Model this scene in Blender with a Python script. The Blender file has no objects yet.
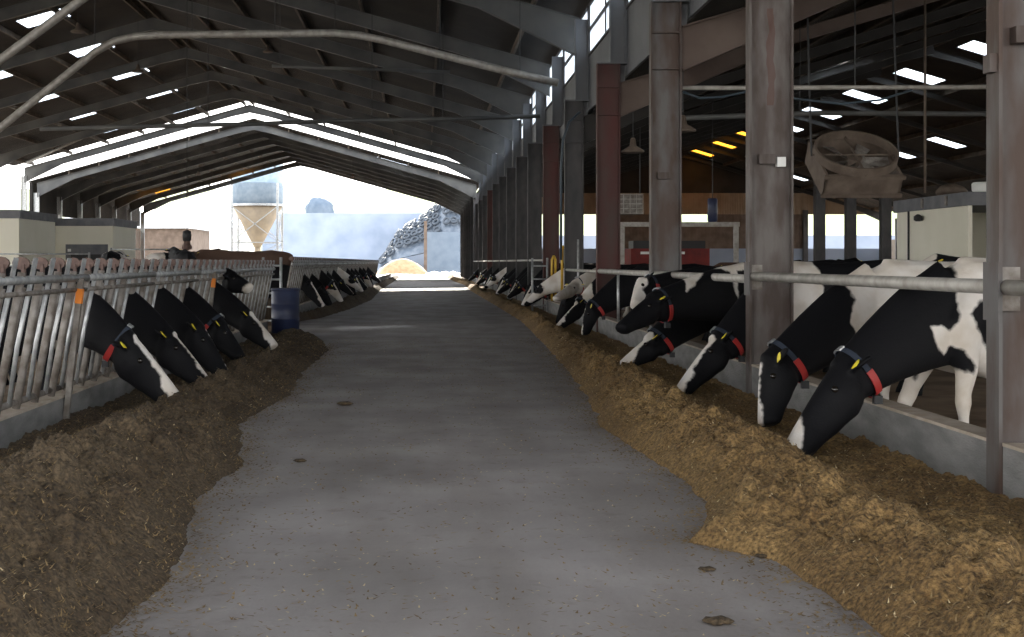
import bpy, math, random
import numpy as np
from mathutils import Vector, noise, Matrix
R = math.radians
rnd = random.Random(7)
C = bpy.context.scene.collection

# ------------------------------------------------------------ camera, world, sun, exposure
F = 1357.0; VX = 425.0; VY = 262.0; H = 1.45
cd = bpy.data.cameras.new('camera'); cam = bpy.data.objects.new('camera', cd); C.objects.link(cam)
cam.location = (0, 0, H); cam.rotation_euler = (R(90), 0, 0)
cd.sensor_fit = 'HORIZONTAL'; cd.sensor_width = 36; cd.lens = F / 1024 * 36
cd.shift_x = (512 - VX) / 1024; cd.shift_y = (VY - 318.5) / 1024
cd.clip_end = 2000; cd.clip_start = .05
bpy.context.scene.camera = cam
w = bpy.data.worlds.new('sky'); bpy.context.scene.world = w; w.use_nodes = True
nt = w.node_tree; bg = nt.nodes['Background']
tc = nt.nodes.new('ShaderNodeTexCoord'); sp = nt.nodes.new('ShaderNodeSeparateXYZ')
cr = nt.nodes.new('ShaderNodeValToRGB')
cr.color_ramp.elements[0].position = 0.0; cr.color_ramp.elements[0].color = (1.0, .975, .92, 1)
cr.color_ramp.elements[1].position = .6; cr.color_ramp.elements[1].color = (.86, .92, 1.0, 1)
nt.links.new(tc.outputs['Generated'], sp.inputs[0]); nt.links.new(sp.outputs['Z'], cr.inputs[0])
nt.links.new(cr.outputs[0], bg.inputs[0]); bg.inputs[1].default_value = 2.6
sd = bpy.data.lights.new('sun', 'SUN'); sun = bpy.data.objects.new('sun', sd); C.objects.link(sun)
sd.energy = 9.0; sd.angle = R(.6); sd.color = (1, .93, .82)
SUN_AZ, SUN_EL = R(-5), R(23)          # azimuth to the right of straight ahead, elevation
sdir = Vector((math.sin(SUN_AZ) * math.cos(SUN_EL), math.cos(SUN_AZ) * math.cos(SUN_EL), math.sin(SUN_EL)))
sun.rotation_euler = sdir.to_track_quat('Z', 'Y').to_euler(); sun.location = (20, 150, 60)
vs = bpy.context.scene.view_settings
vs.view_transform = 'Standard'; vs.look = 'None'; vs.gamma = 1; vs.use_curve_mapping = False
bpy.context.scene.display_settings.display_device = 'sRGB'
vs.exposure = 0.93

def P(px, py, Y):
    """a point seen at this place of the photograph, Y metres down the passage"""
    return Vector(((px - VX) * Y / F, Y, H + (VY - py) * Y / F))
YCOL = [8.13, 14.3, 20.5, 26.9, 33.1, 39.1, 44.9, 50.7, 56.5, 62.3, 68.2, 74.1, 80.1, 86.1, 92.13, 98.1, 104.1]
def YI(i): return YCOL[i] if i >= 0 else 8.13 + 6.2 * i

# ------------------------------------------------------------ materials
def mat(name, c1, c2=None, scale=6, rough=.8, metal=0, bump=0, bscale=None, stretch=(1, 1, 1), ramp=(.35, .65), detail=5, trans=0, wave=None, spec=None):
    m = bpy.data.materials.new(name); m.use_nodes = True
    n = m.node_tree; b = n.nodes['Principled BSDF']; L = n.links.new
    b.inputs['Roughness'].default_value = rough; b.inputs['Metallic'].default_value = metal
    if spec is not None: b.inputs['Specular IOR Level'].default_value = spec
    b.inputs['Base Color'].default_value = (*c1, 1)
    t = n.nodes.new('ShaderNodeTexCoord'); mp = n.nodes.new('ShaderNodeMapping'); mp.inputs['Scale'].default_value = stretch
    L(t.outputs['Object'], mp.inputs[0])
    if c2:
        no = n.nodes.new('ShaderNodeTexNoise'); no.inputs['Scale'].default_value = scale; no.inputs['Detail'].default_value = detail
        L(mp.outputs[0], no.inputs[0])
        r = n.nodes.new('ShaderNodeValToRGB'); e = r.color_ramp.elements
        e[0].position = ramp[0]; e[0].color = (*c1, 1); e[1].position = ramp[1]; e[1].color = (*c2, 1)
        L(no.outputs[0], r.inputs[0]); L(r.outputs[0], b.inputs['Base Color'])
    if bump or wave:
        bp = n.nodes.new('ShaderNodeBump'); bp.inputs['Strength'].default_value = bump or .6
        bp.inputs['Distance'].default_value = .03
        if wave:
            wv = n.nodes.new('ShaderNodeTexWave'); wv.bands_direction = wave[0]; wv.inputs['Scale'].default_value = wave[1]
            wv.wave_type = 'BANDS'
            L(t.outputs['Object'], wv.inputs[0]); L(wv.outputs[1], bp.inputs['Height'])
        else:
            nb = n.nodes.new('ShaderNodeTexNoise'); nb.inputs['Scale'].default_value = bscale or scale * 4; nb.inputs['Detail'].default_value = 6
            L(mp.outputs[0], nb.inputs[0]); L(nb.outputs[0], bp.inputs['Height'])
        L(bp.outputs[0], b.inputs['Normal'])
    return m
def pane_mat(name, col, fac=.85):
    m = bpy.data.materials.new(name); m.use_nodes = True; n = m.node_tree; n.nodes.clear()
    o = n.nodes.new('ShaderNodeOutputMaterial'); a = n.nodes.new('ShaderNodeBsdfTranslucent'); b = n.nodes.new('ShaderNodeBsdfTransparent')
    a.inputs[0].default_value = (*col, 1); b.inputs[0].default_value = (*col, 1)
    mx = n.nodes.new('ShaderNodeMixShader'); mx.inputs[0].default_value = fac
    n.links.new(a.outputs[0], mx.inputs[2]); n.links.new(b.outputs[0], mx.inputs[1]); n.links.new(mx.outputs[0], o.inputs[0])
    return m
M = {}
M['concrete'] = mat('worn grey concrete', (.25, .228, .220), (.40, .370, .357), scale=.9, rough=.75, bump=.15, bscale=30, detail=9, ramp=(.3, .72))
def stain(m, amount=.55):
    n = m.node_tree; b = n.nodes['Principled BSDF']; L = n.links.new; src = b.inputs['Base Color'].links[0].from_socket
    t = n.nodes.new('ShaderNodeTexCoord'); mp = n.nodes.new('ShaderNodeMapping'); mp.inputs['Scale'].default_value = (1.6, .35, 1); L(t.outputs['Object'], mp.inputs[0])
    a = n.nodes.new('ShaderNodeTexNoise'); a.inputs['Scale'].default_value = 1.3; a.inputs['Detail'].default_value = 8; L(mp.outputs[0], a.inputs[0])
    r = n.nodes.new('ShaderNodeValToRGB'); e = r.color_ramp.elements; e[0].position = .42; e[0].color = (.55, .50, .46, 1); e[1].position = .56; e[1].color = (1, 1, 1, 1); L(a.outputs[0], r.inputs[0])
    x = n.nodes.new('ShaderNodeMix'); x.data_type = 'RGBA'; x.blend_type = 'MULTIPLY'; x.inputs[0].default_value = amount
    L(src, x.inputs[6]); L(r.outputs[0], x.inputs[7])
    c = n.nodes.new('ShaderNodeTexNoise'); c.inputs['Scale'].default_value = 7; c.inputs['Detail'].default_value = 8; L(t.outputs['Object'], c.inputs[0])
    r2 = n.nodes.new('ShaderNodeValToRGB'); e = r2.color_ramp.elements; e[0].position = .28; e[0].color = (.5, .42, .33, 1); e[1].position = .40; e[1].color = (1, 1, 1, 1); L(c.outputs[0], r2.inputs[0])
    y = n.nodes.new('ShaderNodeMix'); y.data_type = 'RGBA'; y.blend_type = 'MULTIPLY'; y.inputs[0].default_value = amount
    L(x.outputs[2], y.inputs[6]); L(r2.outputs[0], y.inputs[7]); L(y.outputs[2], b.inputs['Base Color'])
stain(M['concrete'], .3)
M['yard'] = mat('muddy yard concrete', (.16, .10, .055), (.30, .21, .13), scale=1.5, rough=.85, bump=.3)
M['outside'] = mat('pale dusty concrete', (.45, .42, .38), (.62, .60, .56), scale=.3, rough=.9)
M['kerb'] = mat('weathered kerb concrete', (.17, .168, .165), (.25, .245, .24), scale=3, rough=.85, bump=.4, bscale=25, stretch=(1, 1, 3))
M['kerbtop'] = mat('pale warm-lit kerb top', (.38, .31, .24), (.5, .43, .36), scale=5, rough=.85, bump=.3)  # warm light on the kerb top is put into its colour
M['galv'] = mat('galvanised steel', (.30, .31, .32), (.50, .51, .51), scale=12, rough=.45, metal=.6)
M['galvdirty'] = mat('dirty galvanised steel', (.13, .108, .09), (.27, .25, .23), scale=9, rough=.6, metal=.3, bump=.2)
M['railpipe'] = mat('worn pipe rail', (.30, .28, .25), (.44, .42, .39), scale=8, rough=.55, metal=.3)
M['colgrey'] = mat('grey painted steel with rust', (.115, .108, .106), (.066, .040, .030), scale=2.4, rough=.65, bump=.15, stretch=(1.5, 1.5, .5), ramp=(.38, .60))
M['colbrown'] = mat('brown stained grey steel', (.062, .043, .036), (.13, .115, .108), scale=2.6, rough=.65, bump=.15, stretch=(2, 2, .6), ramp=(.4, .62))
M['colred'] = mat('rust red primer steel', (.075, .018, .015), (.06, .035, .03), scale=2.2, rough=.7, bump=.1, stretch=(1, 1, .5))
M['coldark'] = mat('dark grey painted steel', (.04, .04, .043), (.075, .07, .07), scale=3, rough=.7, stretch=(1, 1, .5))
M['beam'] = mat('grey painted rafter steel', (.055, .056, .058), (.115, .115, .11), scale=.8, rough=.6, detail=3)
M['beamdark'] = mat('dark rafter steel', (.012, .011, .010), (.026, .022, .020), scale=1, rough=.7)
M['beambrown'] = mat('dusty brown rafter steel', (.075, .048, .038), (.12, .088, .072), scale=1.2, rough=.7)
M['purlin'] = mat('timber purlin', (.06, .045, .033), (.12, .095, .07), scale=2, rough=.85)
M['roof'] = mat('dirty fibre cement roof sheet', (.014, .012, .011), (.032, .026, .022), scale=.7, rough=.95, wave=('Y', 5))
M['clad'] = mat('grey blue wall sheeting', (.10, .105, .115), (.15, .155, .165), scale=.8, rough=.6, wave=('Y', 3))
M['pane'] = pane_mat('clear roof light sheet', (.9, .95, 1.0))
M['panewarm'] = pane_mat('yellowed roof light sheet', (1.0, .62, .16), .1)
M['cream'] = mat('cream rendered wall', (.74, .71, .59), (.80, .77, .66), scale=.8, rough=.8)
M['trimgrey'] = mat('grey parapet trim', (.11, .115, .13), (.17, .17, .18), scale=3, rough=.7)
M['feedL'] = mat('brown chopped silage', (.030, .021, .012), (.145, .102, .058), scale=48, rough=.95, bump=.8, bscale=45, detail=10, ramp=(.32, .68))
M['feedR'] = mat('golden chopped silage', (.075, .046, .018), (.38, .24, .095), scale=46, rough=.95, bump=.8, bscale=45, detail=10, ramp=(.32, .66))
M['straw'] = mat('pale straw', (.55, .42, .22), (.75, .62, .38), scale=3, rough=.8)
M['strawd'] = mat('brown straw', (.14, .09, .04), (.32, .22, .10), scale=3, rough=.85)
M['blue'] = mat('blue plastic', (.012, .018, .055), (.02, .03, .08), scale=4, rough=.45)
M['bluehose'] = mat('blue hose', (.03, .048, .065), rough=.5)
M['yellow'] = mat('yellow paint', (.62, .40, .04), (.5, .30, .03), scale=6, rough=.5)
M['yellowtag'] = mat('yellow ear tag plastic', (.85, .70, .04), rough=.5)
M['shadedwall'] = mat('shaded blue grey concrete', (.10, .13, .17), (.13, .16, .20), scale=1)  # darker copy of the wall concrete, with its shadow put into the colour
M['machinered'] = mat('dull red machine paint', (.20, .025, .02), (.12, .02, .018), scale=3)
M['red'] = mat('red plastic', (.36, .025, .022), rough=.5)
M['strapblue'] = mat('navy webbing', (.02, .028, .045), rough=.8)
M['rubber'] = mat('black plastic', (.02, .02, .022), rough=.6)
M['fan'] = mat('dusty fan housing', (.085, .062, .047), (.15, .115, .09), scale=4, rough=.8)
M['latch'] = mat('rusty brown latch', (.085, .05, .042), (.15, .095, .078), scale=14, rough=.7)
M['orange'] = mat('orange marker', (.75, .22, .02), rough=.6)
M['white'] = mat('white plastic', (.75, .75, .73), rough=.5)
M['eye'] = mat('dark wet eye', (.01, .008, .006), rough=.08)
M['silo'] = mat('blue grey silo steel', (.15, .21, .28), (.22, .28, .35), scale=2, rough=.5)
M['silocone'] = mat('dusty beige cone', (.27, .21, .14), (.21, .165, .115), scale=1.5, rough=.7)
M['bluewall'] = mat('pale blue concrete', (.20, .24, .31), (.28, .32, .40), scale=.3, rough=.9)
M['tyre'] = mat('tyre rubber', (.035, .045, .06), rough=.7)
M['plasticsheet'] = mat('black silage sheet', (.05, .07, .10), (.10, .12, .15), scale=2, rough=.35, bump=.5, bscale=5)
M['earth'] = mat('orange brown earth', (.26, .16, .08), (.34, .23, .13), scale=2, rough=.9, bump=.5)
M['dirt'] = mat('grey brown yard dirt', (.22, .19, .16), (.32, .29, .25), scale=.4, rough=.95)
M['grass'] = mat('sunlit field grass', (.13, .17, .05), (.17, .21, .075), scale=.05, rough=.95)
M['leaf'] = mat('hazy tree foliage', (.08, .11, .15), (.12, .15, .19), scale=.8, rough=.95)  # blue distance haze is put into the foliage colour
M['wood'] = mat('brown timber boards', (.085, .058, .042), (.14, .10, .075), scale=1.5, rough=.85, wave=('X', 3))
M['beige'] = mat('beige boarded gable', (.22, .15, .095), (.28, .20, .135), scale=1, rough=.85, wave=('X', 2.5))
M['lightroof'] = mat('pale metal roof', (.55, .58, .62), (.7, .72, .75), scale=1, rough=.4)

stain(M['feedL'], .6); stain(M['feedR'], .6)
def coat_mat(name, black=(.007, .007, .0085), white=(.74, .70, .66)):
    m = bpy.data.materials.new(name); m.use_nodes = True; n = m.node_tree; b = n.nodes['Principled BSDF']; L = n.links.new
    a = n.nodes.new('ShaderNodeAttribute'); a.attribute_name = 'coat'
    t = n.nodes.new('ShaderNodeTexCoord'); no = n.nodes.new('ShaderNodeTexNoise'); no.inputs['Scale'].default_value = 14; no.inputs['Detail'].default_value = 6
    L(t.outputs['Object'], no.inputs[0])
    ad = n.nodes.new('ShaderNodeMath'); ad.operation = 'MULTIPLY_ADD'; ad.inputs[1].default_value = .05; L(no.outputs[0], ad.inputs[0]); L(a.outputs['Fac'], ad.inputs[2])
    r = n.nodes.new('ShaderNodeValToRGB'); e = r.color_ramp.elements
    e[0].position = .515; e[0].color = (*black, 1); e[1].position = .535; e[1].color = (1, 1, 1, 1)
    L(ad.outputs[0], r.inputs[0])
    n2 = n.nodes.new('ShaderNodeTexNoise'); n2.inputs['Scale'].default_value = 3; n2.inputs['Detail'].default_value = 4; L(t.outputs['Object'], n2.inputs[0])
    r2 = n.nodes.new('ShaderNodeValToRGB'); e2 = r2.color_ramp.elements; e2[0].position = .3; e2[0].color = (white[0] * .72, white[1] * .66, white[2] * .58, 1); e2[1].position = .6; e2[1].color = (*white, 1)
    L(n2.outputs[0], r2.inputs[0])
    mx = n.nodes.new('ShaderNodeMix'); mx.data_type = 'RGBA'; mx.blend_type = 'MULTIPLY'; mx.inputs[0].default_value = 0
    mm = n.nodes.new('ShaderNodeMix'); mm.data_type = 'RGBA'
    r3 = n.nodes.new('ShaderNodeValToRGB'); r3.color_ramp.elements[0].position = .515; r3.color_ramp.elements[1].position = .535
    L(ad.outputs[0], r3.inputs[0]); L(r3.outputs[0], mm.inputs[0]); mm.inputs[6].default_value = (*black, 1); L(r2.outputs[0], mm.inputs[7])
    L(mm.outputs[2], b.inputs['Base Color']); b.inputs['Roughness'].default_value = .65
    b.inputs['Specular IOR Level'].default_value = .14
    bp = n.nodes.new('ShaderNodeBump'); bp.inputs['Strength'].default_value = .25; bp.inputs['Distance'].default_value = .01
    n3 = n.nodes.new('ShaderNodeTexNoise'); n3.inputs['Scale'].default_value = 60; L(t.outputs['Object'], n3.inputs[0]); L(n3.outputs[0], bp.inputs['Height']); L(bp.outputs[0], b.inputs['Normal'])
    return m
M['coat'] = coat_mat('black and white cow hide')
M['coatbrown'] = coat_mat('brown and white cow hide', black=(.10, .062, .046), white=(.5, .40, .32))

# ------------------------------------------------------------ mesh helpers
class MB:
    def __init__(s): s.v = []; s.f = []
    def add(s, vs_, fs):
        o = len(s.v); s.v += [tuple(q) for q in vs_]; s.f += [tuple(i + o for i in q) for q in fs]; return s
    def box(s, x0, x1, y0, y1, z0, z1):
        v = [(x0, y0, z0), (x1, y0, z0), (x1, y1, z0), (x0, y1, z0), (x0, y0, z1), (x1, y0, z1), (x1, y1, z1), (x0, y1, z1)]
        return s.add(v, [(0, 3, 2, 1), (4, 5, 6, 7), (0, 1, 5, 4), (1, 2, 6, 5), (2, 3, 7, 6), (3, 0, 4, 7)])
    def bar(s, a, b, wx, wz, up=(0, 0, 1)):
        """box section from a to b, wx wide, wz deep"""
        a = Vector(a); b = Vector(b); d = (b - a).normalized(); u = Vector(up)
        if abs(d.dot(u)) > .98: u = Vector((0, 1, 0))
        sx = d.cross(u).normalized(); uz = sx.cross(d)
        v = []
        for p in (a, b):
            for i, j in ((-1, -1), (1, -1), (1, 1), (-1, 1)): v.append(p + sx * (i * wx / 2) + uz * (j * wz / 2))
        return s.add(v, [(0, 1, 2, 3), (7, 6, 5, 4), (0, 4, 5, 1), (1, 5, 6, 2), (2, 6, 7, 3), (3, 7, 4, 0)])
    def prism(s, poly, y0, y1, axis='Y'):
        """polygon (a, b) in XZ extruded in Y, or in YZ extruded in X, or XY in Z"""
        def mk(a, b, c):
            return {'Y': (a, c, b), 'X': (c, a, b), 'Z': (a, b, c)}[axis]
        n = len(poly); v = [mk(a, b, y0) for a, b in poly] + [mk(a, b, y1) for a, b in poly]
        f = [tuple(range(n)), tuple(reversed(range(n, 2 * n)))] + [(i, i + n, (i + 1) % n + n, (i + 1) % n) for i in range(n)]
        return s.add(v, f)
    def tube(s, pts, r, n=10, closed=False):
        pts = [Vector(p) for p in pts]; m = len(pts); rs = r if isinstance(r, (list, tuple)) else [r] * m
        v = []; up = None
        for i, p in enumerate(pts):
            if closed: d = (pts[(i + 1) % m] - pts[i - 1]).normalized()
            else: d = (pts[min(i + 1, m - 1)] - pts[max(i - 1, 0)]).normalized()
            if up is None:
                up = Vector((0, 0, 1)) if abs(d.z) < .9 else Vector((0, 1, 0))
            sx = d.cross(up).normalized(); up = sx.cross(d).normalized()
            for k in range(n):
                a = 2 * math.pi * k / n; v.append(p + sx * (math.cos(a) * rs[i]) + up * (math.sin(a) * rs[i]))
        f = []
        for i in range(m if closed else m - 1):
            for k in range(n):
                a = i * n + k; b = i * n + (k + 1) % n; j = ((i + 1) % m) * n
                f.append((a, b, j + (k + 1) % n, j + k))
        if not closed: f += [tuple(reversed(range(n))), tuple(range((m - 1) * n, m * n))]
        return s.add(v, f)
    def loft(s, st, n=18):
        """st: (centre, side vector * radius, up vector * radius) ellipses"""
        v = []
        for c, a, b in st:
            for k in range(n):
                t = 2 * math.pi * k / n; v.append(Vector(c) + Vector(a) * math.cos(t) + Vector(b) * math.sin(t))
        f = []
        for i in range(len(st) - 1):
            for k in range(n):
                f.append((i * n + k, i * n + (k + 1) % n, (i + 1) * n + (k + 1) % n, (i + 1) * n + k))
        f += [tuple(reversed(range(n))), tuple(range((len(st) - 1) * n, len(st) * n))]
        return s.add(v, f)
    def lathe(s, prof, c=(0, 0, 0), n=32):
        v = []; c = Vector(c)
        for r, z in prof:
            for k in range(n):
                a = 2 * math.pi * k / n; v.append(c + Vector((r * math.cos(a), r * math.sin(a), z)))
        f = []
        for i in range(len(prof) - 1):
            for k in range(n): f.append((i * n + k, i * n + (k + 1) % n, (i + 1) * n + (k + 1) % n, (i + 1) * n + k))
        f += [tuple(reversed(range(n))), tuple(range((len(prof) - 1) * n, len(prof) * n))]
        return s.add(v, f)
    def build(s, name, m, parent=None, smooth=False, recalc=False):
        me = bpy.data.meshes.new(name); me.from_pydata(s.v, [], s.f)
        if parent is not None:
            pass
        me.materials.append(M[m] if isinstance(m, str) else m)
        if smooth: me.polygons.foreach_set('use_smooth', [True] * len(me.polygons))
        me.update(); o = bpy.data.objects.new(name, me); C.objects.link(o)
        if parent: o.parent = parent
        return o
def tag(o, label, cat, group=None, kind=None):
    if label: o['label'] = label
    if cat: o['category'] = cat
    if group: o['group'] = group
    if kind: o['kind'] = kind
    return o
def struct(o, kind='structure'):
    o['kind'] = kind; return o
def thing(name, label, cat, loc=(0, 0, 0), rz=0, group=None):
    o = bpy.data.objects.new(name, None); C.objects.link(o); o.location = loc; o.rotation_euler = (0, 0, rz); o.empty_display_size = .1
    return tag(o, label, cat, group)
def shift(mb, d):
    mb.v = [(a[0] - d[0], a[1] - d[1], a[2] - d[2]) for a in mb.v]; return mb
def rebase(o):
    """move a mesh object's origin to the base of its own geometry"""
    me = o.data; n = len(me.vertices); a = np.empty(n * 3); me.vertices.foreach_get('co', a); a = a.reshape(-1, 3)
    c = (a.min(0) + a.max(0)) / 2; c[2] = a[:, 2].min(); a -= c
    me.vertices.foreach_set('co', a.ravel()); me.update(); o.location = Vector(o.location) + Vector(c); return o
def copy_tree(o, parent=None):
    c = o.copy(); C.objects.link(c)
    if parent: c.parent = parent
    for ch in [q for q in CH.get(o.name, [])]:
        copy_tree(ch, c)
    return c
CH = {}
def index_children():
    CH.clear()
    for o in bpy.data.objects:
        if o.parent: CH.setdefault(o.parent.name, []).append(o)
ORD = ['first', 'second', 'third', 'fourth', 'fifth', 'sixth', 'seventh', 'eighth', 'ninth', 'tenth', 'eleventh', 'twelfth', 'thirteenth', 'fourteenth',
       'fifteenth', 'sixteenth', 'seventeenth', 'eighteenth', 'nineteenth', 'twentieth', 'twenty-first', 'twenty-second', 'twenty-third', 'twenty-fourth',
       'twenty-fifth', 'twenty-sixth', 'twenty-seventh', 'twenty-eighth', 'twenty-ninth', 'thirtieth', 'thirty-first', 'thirty-second', 'thirty-third']

# ------------------------------------------------------------ roofs of the two sheds and the far shed
XR, XRD, XL = 3.4, .46, -27.2       # lane face and depth of the right-hand steel columns; left eave
YEND = YI(14)                        # last frame of the near shed
def zroof(x): return 12.35 - .28 * abs(x + 11.9)
def slope_roof(name, xa, xb, zf, y0, y1, holes, m='roof', t=.07):
    xs = sorted(set([xa, xb] + [h[0] for h in holes] + [h[1] for h in holes]))
    mb = MB()
    for i in range(len(xs) - 1):
        x0, x1 = xs[i], xs[i + 1]; hs = sorted([h for h in holes if h[0] <= x0 + 1e-6 and h[1] >= x1 - 1e-6], key=lambda h: h[2])
        y = y0
        for h in hs + [(0, 0, y1, y1)]:
            if h[2] > y + 1e-6: mb.prism([(x0, zf(x0)), (x1, zf(x1)), (x1, zf(x1) + t), (x0, zf(x0) + t)], y, h[2])
            y = h[3]
    return struct(rebase(mb.build(name, m)))
WN = [0]
def skylight(x0, x1, y0, y1, zf, m='pane'):
    WN[0] += 1
    mb = MB().prism([(x0 - .0, zf(x0) + .02), (x1 + .0, zf(x1) + .02), (x1, zf(x1) + .035), (x0, zf(x0) + .035)], y0, y1)
    return struct(rebase(mb.build('window_%d' % WN[0], m)))
def seg_z(zf, dz): return lambda x: zf(x) + dz

# near shed, left slope and right slope
RY = [92.13 - 8.2 * k for k in range(11)][::-1]        # rafters of the near roof
SKY = [55.2, 63.2, 71.3, 79.5, 87.6]
hA = [(-16.4, -14.6, y - .85, y + .85) for y in SKY]
hB = [(-20.9, -19.2, y - .85, y + .85) for y in SKY]
hC = [(-8.3, -6.9, 53.2, 54.3)]
hD = [(-4.1, -2.3, 53.0, 54.0)]
YS = 91.5
slope_roof('roof_left', XL - .5, -11.9, zroof, -9.0, YS, hA + hB)  # both slopes run on unseen behind the camera to cut sky light
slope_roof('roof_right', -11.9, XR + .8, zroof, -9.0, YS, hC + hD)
for h in hA + hB + hC + hD: skylight(h[0], h[1], h[2], h[3], zroof)
# right shed
def zR(x): return 9.75 - .30 * abs(x - 19)
hE = [(19.9, 21.6, y - .8, y + .8) for y in (50, 57, 64, 71, 78)] + [(19.4, 21.0, y - .8, y + .8) for y in (85, 92, 99)]
hF = [(25.7, 27.3, y - .7, y + .7) for y in (69, 76, 97)]
hG = [(12.7, 14.3, 44.1, 45.1)]
YRE = 101.0
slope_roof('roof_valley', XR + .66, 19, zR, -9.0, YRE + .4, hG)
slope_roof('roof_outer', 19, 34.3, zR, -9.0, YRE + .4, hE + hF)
for h in hG + hE + hF: skylight(*h, zR, 'panewarm' if (h[0] < 25 and h[2] > 84) else 'pane')
# far shed, lower
def zF(x): return 11.45 - .28 * abs(x + 12.0)
YF0, YF1 = 95.0, 131.0
hH = [(-18.0, -16.3, 115, 116.2), (-17.9, -16.1, 123.2, 124.4), (-25.4, -23.7, 117, 118.1), (-25.4, -23.6, 125.3, 126.4)]
hI = [(-26.6, -14.0, 127.0, 128.6)]
hJ = [(-3.5, -1.0, 98.2, 99.0)]; hK = [(-7.7, -6.0, 98.4, 99.0)]
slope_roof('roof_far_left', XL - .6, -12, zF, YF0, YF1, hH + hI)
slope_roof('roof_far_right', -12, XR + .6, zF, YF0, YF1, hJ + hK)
for h in hH + hK: skylight(*h, zF, 'panewarm')
for h in hI + hJ: skylight(*h, zF)

# rafters
def rafter(i, y, xa, za_top, xb, zb_top, depth, haunch_end, hz, m, label, group, knee=2.6, apexdrop=.25, fl=.2):
    """I-section rafter from eave (xa) up to ridge (xb): web with haunch, top and bottom flange"""
    s = 1 if xb > xa else -1
    k = xa + s * knee; a2 = xb - s * 1.2
    def zt(x): return za_top + (zb_top - za_top) * (x - xa) / (xb - xa)
    bot = [(xa, za_top - depth - haunch_end), (k, zt(k) - depth), (a2, zt(a2) - depth), (xb, zb_top - depth - apexdrop * .3)]
    top = [(xa, za_top), (xb, zb_top)]
    t = thing('roof_rafter', label, 'rafter', (0, y, 0), 0, group)
    MB().prism(bot + top[::-1], -.012, .012).build('web', m, t)
    mb = MB()
    for p, q in zip(bot[:-1], bot[1:]): mb.prism([(p[0], p[1] - .02), (q[0], q[1] - .02), (q[0], q[1]), (p[0], p[1])], -fl / 2, fl / 2)
    mb.build('lower_flange', m, t)
    MB().prism([(xa, za_top), (xb, zb_top), (xb, zb_top + .02), (xa, za_top + .02)], -fl / 2, fl / 2).build('upper_flange', m, t)
    return t
for i, y in enumerate(RY):
    e = ORD[i]
    rafter(i, y, XR + .55, zroof(XR + .55) - .24, -11.9, zroof(-11.9) - .24, .42, .55, 0, 'beam',
           'grey steel rafter of the near roof right slope, %s from the near end' % e, 'rafters of the near roof, right slope')
    rafter(i, y, XL, zroof(XL) - .24, -11.9, zroof(-11.9) - .24, .42, .55, 0, 'beam',
           'grey steel rafter of the near roof left slope, %s from the near end' % e, 'rafters of the near roof, left slope')
for i in range(1, 16):
    y = YI(i); e = ORD[i - 1]
    rafter(i, y, XR + XRD + .02, zR(XR + XRD) - .22, 19, zR(19) - .22, .22, .42, 0, 'beambrown' if i < 4 else 'beamdark',
           'brown steel rafter rising rightward off the columns, %s from the near end' % e, 'rafters of the right shed, inner slope', knee=3.2)
for i, y in enumerate([16.3 + 7 * k for k in range(12)] + [100.8]):
    e = ORD[i]
    rafter(i, y, 34.2, zR(34.2) - .22, 19, zR(19) - .22, .20, .42, 0, 'beamdark',
           'dark steel rafter on the right shed outer slope, %s from the near end' % e, 'rafters of the right shed, outer slope')
for k in range(7):
    y = YF0 + .15 + k * 5.95; e = ORD[k]
    for s_, (xa) in enumerate((XR + .2, XL)):
        rafter(k, y, xa, zF(xa) - .24, -12, zF(-12) - .24, .40, .55, 0, 'beam',
               'rafter of the far lower shed %s slope, %s from its front' % (('right', 'left')[s_], e), 'rafters of the far shed, %s slope' % ('right', 'left')[s_])
# purlins, one thing per line
def purlins(xs, zf, y0, y1, what, group):
    for k, x in enumerate(xs):
        z = zf(x)
        o = rebase(MB().prism([(x - .04, z - .215), (x + .04, z - .215), (x + .04, z - .004), (x - .04, z - .004)], y0, y1).build('roof_purlin', 'purlin'))
        tag(o, 'long purlin under the %s, %s from the ridge' % (what, ORD[k]), 'purlin', group)
purlins([-11.6 + 2.4 * k for k in range(7)], zroof, -8.8, YEND + .1, 'near roof right slope', 'purlins of the near roof, right slope')
purlins([-12.2, -14.7, -17.0, -19.1, -21.5, -24.0, -26.6], zroof, -8.8, YEND + .1, 'near roof left slope', 'purlins of the near roof, left slope')
purlins([19 - .35 - 1.6 * k for k in range(9)], zR, 1.2, YRE - .1, 'right shed inner slope', 'purlins of the right shed, inner slope')
purlins([19.1, 22.2, 24.9, 28.0, 30.6, 33.2], zR, 1.2, YRE - .1, 'right shed outer slope', 'purlins of the right shed, outer slope')
purlins([-12 + .35 + 2.1 * k for k in range(7)], zF, YF0 + .05, YF1 - .05, 'far shed right slope', 'purlins of the far shed, right slope')
purlins([-12 - .35 - 2.1 * k for k in range(7)], zF, YF0 + .05, YF1 - .05, 'far shed left slope', 'purlins of the far shed, left slope')
# eaves beams / gutters, structure
struct(rebase(MB().prism([(XR + .5, 5.0), (XR + .8, 5.0), (XR + .86, 5.3), (XR + .82, 5.3), (XR + .76, 5.04), (XR + .54, 5.04), (XR + .5, 5.3), (XR + .47, 5.3)], 34, YEND).build('trim_valley_gutter', 'clad')))

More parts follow.
